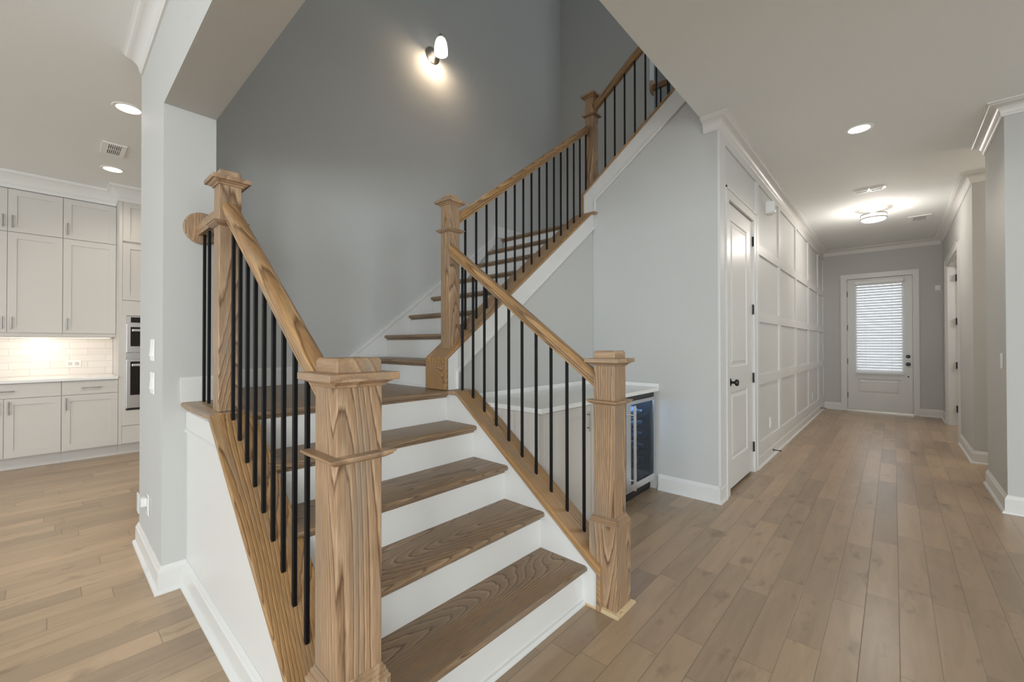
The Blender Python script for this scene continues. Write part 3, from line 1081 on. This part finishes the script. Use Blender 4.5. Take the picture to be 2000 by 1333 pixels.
MB().box(OX - 0.02, OX, 0.578, 1.295, 1.482, 1.568).build('control_panel', STEEL, ov)
MB().box(OX, OX + 0.002, 0.615, 1.26, 1.495, 1.556).build('display', OVGLASS, ov)
for z0, z1, g0, g1 in ((1.155, 1.478, 1.225, 1.445), (0.527, 1.075, 0.672, 1.052)):
    d = MB().box(OX - 0.02, OX + 0.012, 0.578, 1.295, z0, z1).build('oven_door', STEEL, ov, bevel=0.003)
    MB().box(OX + 0.012, OX + 0.014, 0.612, 1.262, g0, g1).build('oven_window', OVGLASS, d)
    h_ = MB().box(OX + 0.045, OX + 0.062, 0.622, 1.252, g1 - 0.052, g1 - 0.026)
    h_.box(OX + 0.012, OX + 0.045, 0.64, 0.655, g1 - 0.048, g1 - 0.03).box(OX + 0.012, OX + 0.045, 1.22, 1.235, g1 - 0.048, g1 - 0.03)
    h_.build('handle', STEEL, d, bevel=0.003)
MB().box(OX - 0.02, OX - 0.004, 0.585, 1.29, 0.503, 0.524).build('vent_grille', BLACKP, ov)
MB().box(OX - 0.02, OX + 0.004, 0.578, 1.295, 1.085, 1.150).build('middle_panel', STEEL, ov)
MB().box(OX + 0.004, OX + 0.006, 0.70, 1.18, 1.128, 1.140).build('vent_slot', BLACKP, ov)
# crown on the cabinets
KCR = [(0, -0.17), (0.012, -0.17), (0.012, -0.135), (0.02, -0.125), (0.024, -0.105), (0.038, -0.075), (0.060, -0.050), (0.075, -0.035), (0.088, -0.030), (0.088, -0.001), (0, -0.001)]
struct('trim_5', MB().sweep([(KU - 0.004, -1.3), (KU - 0.004, 0.5165), (KL - 0.004, 0.5165), (KL - 0.004, 1.36)], KCR, -1, ZC), TRIM, smooth=True)
struct('trim_6', MB().box(WK, KU - 0.02, -1.3, -0.692, 1.335, 2.86).box(WK, KL - 0.02, -1.3, -0.692, 0.001, 0.862), CAB)
# kitchen outlet
o_ = thing('wall_outlet', 'white double outlet on the tiled kitchen backsplash', 'outlet', (-7.04, 0.2, 1.0))
MB().box(-7.0415, -7.035, 0.125, 0.245, 0.985, 1.062).build('cover_plate', PLATE, o_, bevel=0.002)
MB().box(-7.035, -7.034, 0.140, 0.175, 1.005, 1.042).box(-7.035, -7.034, 0.195, 0.230, 1.005, 1.042).build('socket', CAB, o_)

# ------------------------------------------------------------------ drinks nook
XCT = -1.4934
NFX = XCT - 0.020
tag(MB().box(X2 + 0.022, XCT, YR2 + 0.006, YH - 0.002, 0.843, 0.873).build('countertop', QUARTZ, None, bevel=0.003), 'white quartz counter of the drinks nook under the stairs', 'countertop')
tag(MB().box(X2 + 0.002, X2 + 0.020, YR2 + 0.006, YH - 0.002, 0.843, 0.907).box(X2 + 0.020, XCT, YH - 0.018, YH - 0.002, 0.8735, 0.907).build('backsplash', QUARTZ, None, bevel=0.002),
    'low white upstand along the back of the drinks nook counter', 'backsplash')
bc = thing('base_cabinet', 'white two-door cabinet under the nook counter behind the black balusters', 'cabinet', (NFX, 2.4, 0))
MB().box(X2 + 0.022, NFX - 0.02, 1.895, 2.952, 0.10, 0.842).box(X2 + 0.022, NFX - 0.08, 1.895, 2.952, 0.001, 0.10).box(NFX - 0.02, NFX - 0.001, 1.895, 1.955, 0.10, 0.842).build('body', CAB, bc)
shaker(bc, 'door', NFX, 1.957, 2.452, 0.105, 0.838, ((2.405, 0.670), (2.405, 0.800)), 0.066)
shaker(bc, 'door', NFX, 2.455, 2.950, 0.105, 0.838, ((2.500, 0.670), (2.500, 0.800)), 0.066)
wc = thing('wine_cooler', 'stainless framed glass-door wine cooler under the nook counter', 'wine cooler', (NFX, 3.2, 0))
cy0, cy1 = 2.956, 3.484
m_ = MB().box(X2 + 0.05, X2 + 0.07, cy0, cy1, 0.02, 0.838)
m_.box(X2 + 0.07, NFX - 0.045, cy0, cy0 + 0.02, 0.02, 0.838).box(X2 + 0.07, NFX - 0.045, cy1 - 0.02, cy1, 0.02, 0.838)
m_.box(X2 + 0.07, NFX - 0.064, cy0 + 0.02, cy1 - 0.02, 0.02, 0.10).box(X2 + 0.07, NFX - 0.045, cy0 + 0.02, cy1 - 0.02, 0.80, 0.838)
m_.build('body', metal('cooler_liner', (0.035, 0.045, 0.065, 1), 0.5, 0.0), wc)
MB().box(NFX - 0.045, NFX - 0.012, cy0, cy1, 0.802, 0.834).build('top_trim', BLACKP, wc, label='black strip above the door')
MB().box(NFX - 0.06, NFX - 0.05, cy0, cy1, 0.004, 0.096).build('kick_grille', BLACKP, wc)
gy0, gy1, gz0, gz1 = 3.035, 3.452, 0.150, 0.772
dr = MB().box(NFX - 0.044, NFX, cy0, gy0, 0.098, 0.800).box(NFX - 0.044, NFX, gy1, cy1, 0.098, 0.800).box(NFX - 0.044, NFX, gy0, gy1, 0.098, gz0).box(NFX - 0.044, NFX, gy0, gy1, gz1, 0.800).build('door_frame', STEEL, wc, label='stainless steel door frame')
MB().box(NFX - 0.016, NFX - 0.010, gy0, gy1, gz0, gz1).build('glass_pane', COOLGLASS, dr)
MB().box(NFX - 0.040, NFX - 0.018, gy1 - 0.035, gy1, gz0, gz1).box(NFX - 0.040, NFX - 0.018, gy0, gy0 + 0.02, gz0, gz1).build('gasket', BLACKP, dr)
m_ = MB().box(NFX + 0.040, NFX + 0.056, 2.998, 3.016, 0.125, 0.775)
m_.cyl((NFX, 3.007, 0.70), (NFX + 0.04, 3.007, 0.70), 0.006).cyl((NFX, 3.007, 0.20), (NFX + 0.04, 3.007, 0.20), 0.006)
m_.build('handle', STEEL, dr, bevel=0.002)
shelf_z = [0.235, 0.345, 0.445, 0.540, 0.635]
for z in shelf_z:
    m_ = MB()
    for j in range(9):
        y = cy0 + 0.04 + j * (cy1 - cy0 - 0.08) / 8
        m_.cyl((X2 + 0.09, y, z), (NFX - 0.07, y, z), 0.003, n=6)
    m_.box(NFX - 0.064, NFX - 0.056, cy0 + 0.021, cy1 - 0.021, z - 0.010, z + 0.008)
    m_.build('shelf', BLACKP, wc)
bp_prof = [(0.0, 0), (0.034, 0.002), (0.037, 0.01), (0.037, 0.19), (0.034, 0.215), (0.018, 0.245), (0.0145, 0.26), (0.0145, 0.29), (0.0165, 0.292), (0.0165, 0.300), (0.0, 0.301)]
protos = {}
for r_i, z in enumerate([0.10] + shelf_z):
    for j in range(4):
        red = r_i == 1
        key = red
        y = 3.035 + j * 0.108
        loc = (NFX - 0.358, y, z + 0.042 + (0.003 if r_i else 0.0005))
        if key not in protos:
            t = thing('wine_bottle', '', 'bottle', (0, 0, 0))
            MB().lathe((0, 0, 0), (1, 0, 0), bp_prof, 20).build('bottle_glass', BOTTLER if red else BOTTLE, t, smooth=True)
            MB().lathe((0, 0, 0), (1, 0, 0), [(0.0150, 0.252), (0.0156, 0.290), (0.0178, 0.2915), (0.0178, 0.3025), (0.0, 0.303)], 16).build('foil', FOIL, t, smooth=True)
            protos[key] = t
            cpy = t
        else:
            src = protos[key]
            cpy = src.copy()
            C.objects.link(cpy)
            for ch in src.children:
                q = ch.copy()
                C.objects.link(q)
                q.parent = cpy
        cpy.location = loc
        rowname = ['floor', 'lowest shelf', 'second-lowest shelf', 'middle shelf', 'second-highest shelf', 'top shelf'][r_i]
        cpy['label'] = ('red' if red else 'clear') + ' bottle on wine cooler ' + rowname + ', ' + ['first from the handle', 'second from the handle', 'third from the handle', 'farthest from the handle'][j]
        cpy['category'] = 'bottle'
        cpy['group'] = 'bottles lying in the wine cooler'
light('POINT', 'cooler_lamp', (NFX - 0.065, 3.25, 0.788), 2.6, (0.75, 0.88, 1.0), soft=0.03)


# ------------------------------------------------------------------ doors
def hinge_x(parent, x, y, z):
    m_ = MB().box(x, x + 0.004, y - 0.019, y + 0.003, z - 0.048, z + 0.048).cyl((x + 0.008, y, z - 0.048), (x + 0.008, y, z + 0.048), 0.007, n=10)
    return m_.build('hinge', BLACKP, parent)


d1 = sempty('door_1', 'white two-panel closet door with black hinges and knob', (XH, 4.2, 0))
dx = XH - 0.004
y0, y1, z0, z1 = 3.772, 4.606, 0.028, 2.437
panels = [(3.884, 4.415, 1.050, 2.300), (3.884, 4.415, 0.262, 0.835)]
m_ = MB()
m_.box(dx - 0.030, dx - 0.009, y0, y1, z0, z1)
m_.box(dx - 0.009, dx, y0, 3.884, z0, z1).box(dx - 0.009, dx, 4.415, y1, z0, z1)
m_.box(dx - 0.009, dx, 3.884, 4.415, z0, 0.262).box(dx - 0.009, dx, 3.884, 4.415, 0.835, 1.050).box(dx - 0.009, dx, 3.884, 4.415, 2.300, z1)
for (a0, a1, b0, b1) in panels:
    for s0, s1, xx0, xx1 in ((0.0, 0.028, dx - 0.001, dx - 0.0085),):
        R = []
        for s_, xx in ((0.0, dx - 0.0005), (0.010, dx - 0.0085), (0.022, dx - 0.0085), (0.050, dx - 0.001)):
            R.append([(xx, a0 + s_, b0 + s_), (xx, a1 - s_, b0 + s_), (xx, a1 - s_, b1 - s_), (xx, a0 + s_, b1 - s_)])
        m_.loft(R, cap=False)
        b = len(m_.v)
        m_.v += R[-1]
        m_.f.append((b, b + 1, b + 2, b + 3))
slab = m_.build('door_slab', TRIM, d1)
MB().lathe((dx, 3.845, 0.924), (1, 0, 0), [(0.0, 0), (0.033, 0.001), (0.033, 0.007), (0.027, 0.010), (0.011, 0.014), (0.010, 0.034), (0.018, 0.040), (0.028, 0.047), (0.029, 0.058), (0.024, 0.066), (0.0, 0.068)], 28).build('door_knob', BLACKP, slab, smooth=True)
for z in (2.246, 1.582, 0.918, 0.248):
    hinge_x(d1, XH, 4.618, z)
CW = 0.092


def casing_x(parent, x, y0, y1, z, sgn=1, t=0.018, zb=0.001, w=CW):
    m_ = MB()
    xs_ = sorted((x, x + sgn * t))
    m_.box(xs_[0], xs_[1], y0 - w, y0, zb, z + w).box(xs_[0], xs_[1], y1, y1 + w, zb, z + w).box(xs_[0], xs_[1], y0, y1, z, z + w)
    x3 = sorted((x + sgn * t, x + sgn * (t + 0.006)))
    m_.box(x3[0], x3[1], y0 - w, y0 - w + 0.018, zb, z + w).box(x3[0], x3[1], y1 + w - 0.018, y1 + w, zb, z + w).box(x3[0], x3[1], y0 - w, y1 + w, z + w - 0.018, z + w)
    return m_.build('door_casing', TRIM, parent)


casing_x(d1, XH + 0.0005, 3.766, 4.614, DZ)
MB().box(XH - 0.109, XH, 3.7655, 3.7715, 0.001, DZ - 0.0005).box(XH - 0.109, XH, 4.6085, 4.6145, 0.001, DZ - 0.0005).build('door_jamb', TRIM, d1)

# far exterior door with glass and blind
d2 = sempty('door_2', 'white exterior door with a large blind-covered window at the end of the hall', (-0.2, YF, 0))
fy = YF + 0.030
sx0, sx1, sz0, sz1 = -0.648, 0.242, 0.030, 2.449
gx0, gx1, g0, g1 = -0.520, 0.118, 0.745, 2.330
m_ = MB().box(sx0, gx0, fy, fy + 0.045, sz0, sz1).box(gx1, sx1, fy, fy + 0.045, sz0, sz1).box(gx0, gx1, fy, fy + 0.045, g1, sz1)
m_.box(gx0, gx1, fy + 0.010, fy + 0.045, sz0, g0)
px0, px1, pz0, pz1 = -0.500, 0.086, 0.330, 0.604
m_.box(gx0, px0, fy, fy + 0.010, sz0, g0).box(px1, gx1, fy, fy + 0.010, sz0, g0).box(px0, px1, fy, fy + 0.010, sz0, pz0).box(px0, px1, fy, fy + 0.010, pz1, g0)
R = []
for s_, yy in ((0.0, fy + 0.0005), (0.012, fy + 0.0095), (0.024, fy + 0.0095), (0.050, fy + 0.001)):
    R.append([(px0 + s_, yy, pz0 + s_), (px1 - s_, yy, pz0 + s_), (px1 - s_, yy, pz1 - s_), (px0 + s_, yy, pz1 - s_)])
m_.loft(R, cap=False)
b = len(m_.v)
m_.v += R[-1]
m_.f.append((b, b + 1, b + 2, b + 3))
slab2 = m_.build('door_slab', TRIM, d2)
MB().box(gx0, gx1, fy + 0.018, fy + 0.024, g0, g1).build('glass_pane', GLASS, slab2)
gf = MB().box(gx0 - 0.02, gx0 + 0.012, fy - 0.010, fy, g0 - 0.02, g1 + 0.02).box(gx1 - 0.012, gx1 + 0.02, fy - 0.010, fy, g0 - 0.02, g1 + 0.02)
gf.box(gx0 + 0.012, gx1 - 0.012, fy - 0.010, fy, g0 - 0.02, g0 + 0.012).box(gx0 + 0.012, gx1 - 0.012, fy - 0.010, fy, g1 - 0.012, g1 + 0.02)
gf.build('glazing_frame', TRIM, slab2)
MB().lathe((0.184, fy, 1.023), (0, -1, 0), [(0.0, 0), (0.031, 0.001), (0.031, 0.008), (0.026, 0.014), (0.0, 0.016)], 24).build('deadbolt', BLACKP, slab2, smooth=True)
MB().lathe((0.184, fy, 0.889), (0, -1, 0), [(0.0, 0), (0.033, 0.001), (0.033, 0.007), (0.011, 0.014), (0.010, 0.034), (0.026, 0.044), (0.029, 0.056), (0.022, 0.066), (0.0, 0.068)], 24).build('door_knob', BLACKP, slab2, smooth=True)
MB().lathe((0.184, fy, 0.668), (0, -1, 0), [(0.0, 0), (0.012, 0.001), (0.011, 0.010), (0.0, 0.012)], 16).build('door_stop_button', BLACKP, slab2, smooth=True)
m_ = MB()
FT, FWD = 2.454, 0.085
m_.box(-0.7415, -0.655, YF - 0.018, YF - 0.0005, 0.001, FT + 0.088).box(0.250, 0.327, YF - 0.018, YF - 0.0005, 0.001, FT + 0.088).box(-0.655, 0.250, YF - 0.018, YF - 0.0005, FT, FT + 0.088)
m_.build('door_casing', TRIM, d2)
MB().box(FX0 + 0.0005, sx0 - 0.003, YF, YF + 0.10, 0.001, FZ - 0.001).box(sx1 + 0.003, FX1 - 0.0005, YF, YF + 0.10, 0.001, FZ - 0.001).box(sx0 - 0.003, sx1 + 0.003, YF, YF + 0.10, sz1 + 0.003, FZ - 0.001).build('door_jamb', TRIM, d2)
MB().box(FX0 + 0.0005, sx0 + 0.012, fy + 0.047, YF + 0.14, 0.001, FZ - 0.001).box(sx1 - 0.012, FX1 - 0.0005, fy + 0.047, YF + 0.14, 0.001, FZ - 0.001).box(sx0 + 0.012, sx1 - 0.012, fy + 0.047, YF + 0.14, sz1 - 0.012, FZ - 0.001).build('door_stop_strip', TRIM, d2)
MB().box(FX0, FX1, YF - 0.015, YF + 0.14, 0.0005, 0.028).build('threshold', BRONZE, d2)
for z in (2.18, 1.55, 0.92, 0.29):
    m_ = MB().box(sx0 - 0.012, sx0 + 0.008, fy - 0.010, fy, z - 0.05, z + 0.05)
    m_.build('hinge', BLACKP, d2)
wb = thing('window_blind', 'white slatted blind covering the window of the far door', 'blind', (-0.2, YF, 0.7))
bx0, bx1 = -0.530, 0.128
by = YF - 0.010
MB().box(bx0 - 0.006, bx1 + 0.006, by - 0.030, by + 0.024, 2.345, 2.405).build('headrail', PLATE, wb, bevel=0.004)
m_ = MB()
ns = 33
for i in range(ns):
    z = 0.765 + i * (2.335 - 0.765) / (ns - 1)
    cy_ = by - 0.004
    m_.prism([(cy_ - 0.015, z - 0.019), (cy_ - 0.014, z - 0.0215), (cy_ + 0.015, z + 0.019), (cy_ + 0.014, z + 0.0215)], 'x', bx0 + 0.008, bx1 - 0.008)
m_.build('slats', BLIND, wb)
MB().box(bx0 + 0.004, bx1 - 0.004, by - 0.022, by + 0.014, 0.705, 0.738).build('bottom_rail', PLATE, wb, bevel=0.003)
for x in (-0.385, -0.025):
    MB().box(x - 0.0015, x + 0.0015, by - 0.028, by - 0.026, 0.738, 2.345).build('ladder_tape', PLATE, wb)

# doorway on the right of the hall with its opened door
d3 = sempty('door_3', 'white door standing open in the right hall doorway', (XRT, 9.2, 0))
casing_x(d3, XRT - 0.0005, RY0 + 0.001, RY1 - 0.001, 2.449, -1)
MB().box(XRT, XRT + 0.12, RY1 - 0.018, RY1 - 0.0005, 0.001, 2.449).box(XRT, XRT + 0.12, RY0 + 0.0005, RY0 + 0.018, 0.001, 2.449).box(XRT, XRT + 0.12, RY0 + 0.018, RY1 - 0.018, 2.432, 2.449).build('door_jamb', TRIM, d3)
MB().box(XRT + 0.128, XRT + 0.92, RY1 - 0.050, RY1 - 0.010, 0.02, 2.43).build('door_slab', TRIM, d3)
for z in (2.252, 1.589, 0.919, 0.256):
    MB().box(XRT + 0.085, XRT + 0.126, RY1 - 0.056, RY1 - 0.0185, z - 0.05, z + 0.05).build('hinge', BLACKP, d3)
light('POINT', 'side_room_lamp', (1.8, 8.5, 2.4), 18, (1, 0.95, 0.9), soft=0.2)


# ------------------------------------------------------------------ ceiling fixtures
def downlight(x, y, label, power, col=WARM):
    t = thing('recessed_light', label, 'ceiling light', (x, y, ZC), 'recessed ceiling lights')
    MB().lathe((x, y, ZC), (0, 0, -1), [(0.072, 0.0002), (0.072, 0.004), (0.092, 0.004), (0.095, 0.0005)], 40, cap=False).build('trim_ring', PLATE, t, smooth=True)
    MB().lathe((x, y, ZC), (0, 0, -1), [(0.0, 0.0005), (0.072, 0.0005), (0.072, 0.002), (0.0, 0.0022)], 40).build('lens', LAMP, t)
    light('SPOT', 'downlight_beam', (x, y, ZC - 0.02), power, col, direction=(0, 0, -1), spot=150, soft=0.07)


downlight(-0.203, 4.50, 'round recessed light in the hall ceiling', 16)
downlight(-4.27, 0.39, 'round recessed light in the kitchen ceiling nearest the wall end', 60)
downlight(-5.87, 0.42, 'round recessed light in the kitchen ceiling just in front of the cabinets', 12)


def vent(name, label, x0, x1, y0, y1, n, along='x', rows=2):
    t = thing(name, label, 'vent', ((x0 + x1) / 2, (y0 + y1) / 2, ZC))
    zz = ZC - 0.0005
    f_ = 0.22 * min(x1 - x0, y1 - y0)
    m_ = MB().box(x0, x1, y0, y0 + f_, zz - 0.007, zz).box(x0, x1, y1 - f_, y1, zz - 0.007, zz).box(x0, x0 + f_, y0 + f_, y1 - f_, zz - 0.007, zz).box(x1 - f_, x1, y0 + f_, y1 - f_, zz - 0.007, zz)
    if along == 'x':
        c = (y0 + y1) / 2
        m_.box(x0 + f_, x1 - f_, c - 0.006, c + 0.006, zz - 0.007, zz)
    else:
        c = (x0 + x1) / 2
        m_.box(c - 0.006, c + 0.006, y0 + f_, y1 - f_, zz - 0.007, zz)
    m_.build('frame', PLATE, t)
    MB().box(x0 + f_, x1 - f_, y0 + f_, y1 - f_, zz - 0.001, zz).build('duct', SLOT, t)
    m_ = MB()
    for i in range(n):
        if along == 'x':
            w = (x1 - x0 - 2 * f_) / n
            a0 = x0 + f_ + i * w
            m_.prism([(a0, zz - 0.002), (a0 + w * 0.30, zz - 0.002), (a0 + w * 0.55, zz - 0.009), (a0 + w * 0.25, zz - 0.009)], 'y', y0 + f_, y1 - f_)
        else:
            w = (y1 - y0 - 2 * f_) / n
            a0 = y0 + f_ + i * w
            m_.prism([(a0, zz - 0.002), (a0 + w * 0.30, zz - 0.002), (a0 + w * 0.55, zz - 0.009), (a0 + w * 0.25, zz - 0.009)], 'x', x0 + f_, x1 - f_)
    m_.build('louvers', PLATE, t)
    return t


vent('ceiling_vent', 'white louvred vent between the two kitchen recessed lights', -5.42, -5.10, 0.30, 0.46, 7, 'y')
vent('ceiling_vent', 'small louvred vent in the hall ceiling near the far door', 0.155, 0.395, 8.10, 8.42, 10, 'x')
sp = thing('ceiling_plate', 'long white double-panel plate on the hall ceiling before the flush light', 'ceiling plate', (-0.2, 6.34, ZC))
MB().box(-0.345, -0.055, 6.29, 6.385, ZC - 0.006, ZC - 0.0005).build('base_plate', PLATE, sp, bevel=0.002)
for x0_ in (-0.325, -0.193):
    m_ = MB().box(x0_, x0_ + 0.115, 6.300, 6.308, ZC - 0.020, ZC - 0.006).box(x0_, x0_ + 0.115, 6.366, 6.374, ZC - 0.020, ZC - 0.006)
    m_.box(x0_, x0_ + 0.008, 6.308, 6.366, ZC - 0.020, ZC - 0.006).box(x0_ + 0.107, x0_ + 0.115, 6.308, 6.366, ZC - 0.020, ZC - 0.006)
    m_.build('panel_frame', PLATE, sp)

fl = thing('flush_mount_light', 'round drum ceiling light with two metal bands in the hall', 'ceiling light', (-0.19, 7.35, ZC))
lx, ly = -0.19, 7.32
MB().lathe((lx, ly, ZC), (0, 0, -1), [(0.0, 0.0005), (0.065, 0.0005), (0.065, 0.012), (0.045, 0.02), (0.045, 0.065), (0.0, 0.065)], 36).build('canopy', PLATE, fl, smooth=True)
MB().lathe((lx, ly, ZC), (0, 0, -1), [(0.0, 0.066), (0.128, 0.066), (0.130, 0.135), (0.118, 0.150), (0.07, 0.162), (0.0, 0.166)], 40).build('drum_shade', LAMPW, fl, smooth=True)
for t_ in (0.068, 0.118):
    MB().lathe((lx, ly, ZC), (0, 0, -1), [(0.131, t_), (0.138, t_), (0.138, t_ + 0.014), (0.131, t_ + 0.014)], 40, cap=False).build('metal_band', NICKEL, fl, smooth=True)
light('POINT', 'flush_light_glow', (lx, ly, ZC - 0.24), 12, (1, 0.93, 0.86), soft=0.12)
light('POINT', 'flush_light_upper_glow', (lx, ly - 0.17, ZC - 0.06), 0.35, (1, 0.86, 0.70), soft=0.04)
light('POINT', 'side_hall_lamp', (2.2, 6.0, 2.6), 16, (1, 0.86, 0.70), soft=0.15)

# wall sconce
ws = thing('wall_sconce', 'lit wall sconce with a white bell glass shade high on the stairwell wall', 'wall lamp', (XW, 2.51, 4.08))
sy, sz = 2.52, 4.09
MB().lathe((XW + 0.0005, sy, sz), (1, 0, 0), [(0.0, 0), (0.082, 0.001), (0.082, 0.006), (0.070, 0.014), (0.048, 0.020), (0.030, 0.036), (0.0, 0.040)], 36).build('backplate', BRONZE, ws, smooth=True)
ax = XW + 0.135
arm = [(XW + 0.03, sy, sz), (XW + 0.055, sy, sz + 0.03), (XW + 0.075, sy, sz + 0.085), (XW + 0.095, sy, sz + 0.135), (XW + 0.118, sy, sz + 0.158), (ax, sy, sz + 0.150), (ax + 0.002, sy, sz + 0.118)]
MB().tube(arm, 0.007).build('arm', BRONZE, ws, smooth=True)
MB().lathe((ax, sy, sz + 0.128), (0, 0, -1), [(0.0, 0), (0.012, 0.001), (0.020, 0.010), (0.030, 0.028), (0.0, 0.03)], 24).build('socket_cup', BRONZE, ws, smooth=True)
MB().lathe((ax, sy, sz + 0.112), (0, 0, -1), [(0.026, 0), (0.044, 0.018), (0.056, 0.050), (0.063, 0.095), (0.066, 0.135), (0.064, 0.158), (0.060, 0.158), (0.062, 0.134), (0.059, 0.095), (0.052, 0.052), (0.040, 0.022), (0.022, 0.006)], 32, cap=False).build('glass_shade', SHADE, ws, smooth=True)
light('POINT', 'sconce_bulb', (ax, sy, sz - 0.055), 2.6, (1, 0.80, 0.58), soft=0.03)


# ------------------------------------------------------------------ small wall fittings
def plate_y(name, label, x, z, y, w=0.075, h=0.118, gang=1, kind='switch'):
    t = thing(name, label, 'light switch' if kind == 'switch' else 'outlet', (x, y, z))
    MB().box(x - w / 2, x + w / 2, y - 0.006, y - 0.0005, z - h / 2, z + h / 2).build('cover_plate', PLATE, t, bevel=0.002)
    for g in range(gang):
        cx = x + (g - (gang - 1) / 2) * 0.046
        if kind == 'switch':
            MB().prism([(y - 0.006, z - 0.033), (y - 0.013, z - 0.033), (y - 0.006, z + 0.033)], 'x', cx - 0.016, cx + 0.016).build('rocker', PLATE, t)
        else:
            MB().box(cx - 0.016, cx + 0.016, y - 0.008, y - 0.006, z - 0.034, z + 0.034).build('socket', PLATE, t)
    return t


plate_y('light_switch', 'upper double light switch on the grey wall end beside the kitchen', -3.015, 1.215, YA, 0.118, 0.118, 2)
plate_y('light_switch', 'lower double light switch on the grey wall end beside the kitchen', -3.010, 1.035, YA, 0.118, 0.118, 2)
ou = plate_y('wall_outlet', 'white outlet low on the grey wall end with a plug-in night light', -3.150, 0.335, YA, 0.075, 0.118, 1, 'outlet')
pl = thing('night_light', 'small white plug-in night light in the low outlet by the kitchen', 'night light', (-3.16, YA, 0.35))
MB().box(-3.185, -3.130, YA - 0.040, YA - 0.0085, 0.330, 0.375).build('body', PLATE, pl, bevel=0.003)
MB().box(-3.190, -3.125, YA - 0.046, YA - 0.040, 0.300, 0.405).build('diffuser', paint('frosted_plastic', srgb(210, 214, 216), 0.3), pl, bevel=0.002)


def plate_x(name, label, x, y, z, sgn, w=0.075, h=0.118, kind='outlet'):
    t = thing(name, label, 'light switch' if kind == 'switch' else 'outlet', (x, y, z))
    a0, a1 = sorted((x + sgn * 0.0005, x + sgn * 0.006))
    MB().box(a0, a1, y - w / 2, y + w / 2, z - h / 2, z + h / 2).build('cover_plate', PLATE, t, bevel=0.002)
    a0, a1 = sorted((x + sgn * 0.006, x + sgn * 0.009))
    MB().box(a0, a1, y - 0.016, y + 0.016, z - 0.033, z + 0.033).build('rocker' if kind == 'switch' else 'socket', PLATE, t)
    return t


plate_x('wall_outlet', 'white outlet in the lowest wall panel beside the closet door', XH, 5.36, 0.378, 1)
plate_x('wall_outlet', 'white outlet in the lowest wall panel near the far end of the hall', XH, 8.60, 0.378, 1)
plate_x('light_switch', 'white light switch on the right wall block', XRT, 4.90, 1.116, -1, kind='switch')
ms = thing('motion_sensor', 'white motion sensor box on the upper panel of the hall wall', 'sensor', (XH, 5.25, 2.7))
m_ = MB()
R = []
for z_, s_ in ((2.655, 0.7), (2.668, 0.95), (2.675, 1.0), (2.772, 1.0), (2.782, 0.94)):
    R.append([(XH + 0.001, 5.19, z_), (XH + 0.05 * s_, 5.19, z_), (XH + 0.082 * s_, 5.215, z_), (XH + 0.088 * s_, 5.25, z_), (XH + 0.082 * s_, 5.285, z_), (XH + 0.05 * s_, 5.31, z_), (XH + 0.001, 5.31, z_)])
m_.loft(R).build('housing', PLATE, ms, smooth=True)
MB().box(XH + 0.0875, XH + 0.0892, 5.235, 5.265, 2.69, 2.73).build('lens', paint('sensor_lens', srgb(215, 215, 213), 0.3), ms)
kp = thing('wall_sensor', 'small white square sensor on the far wall right of the exterior door', 'sensor', (0.555, YF, 2.19))
MB().box(0.520, 0.588, YF - 0.022, YF - 0.0005, 2.150, 2.235).build('housing', PLATE, kp, bevel=0.004)
MB().box(0.530, 0.578, YF - 0.0235, YF - 0.022, 2.162, 2.222).build('face', PLATE, kp)
for y_, lb in ((5.42, 'black spring door stop on the hall baseboard near the closet door'), (9.55, 'black door stop on the hall baseboard beside the far door')):
    ds = thing('door_stop', lb, 'door stop', (XH, y_, 0.06))
    MB().lathe((XH + 0.0165, y_, 0.068), (1, 0, 0), [(0.0, 0), (0.013, 0.001), (0.013, 0.004), (0.0055, 0.010), (0.0045, 0.070), (0.0, 0.070)], 16).build('rod', BLACKP, ds, smooth=True)
    MB().lathe((XH + 0.0855, y_, 0.068), (1, 0, 0), [(0.0, 0), (0.0085, 0.0005), (0.010, 0.010), (0.0, 0.012)], 16).build('rubber_tip', BLACKP, ds, smooth=True)
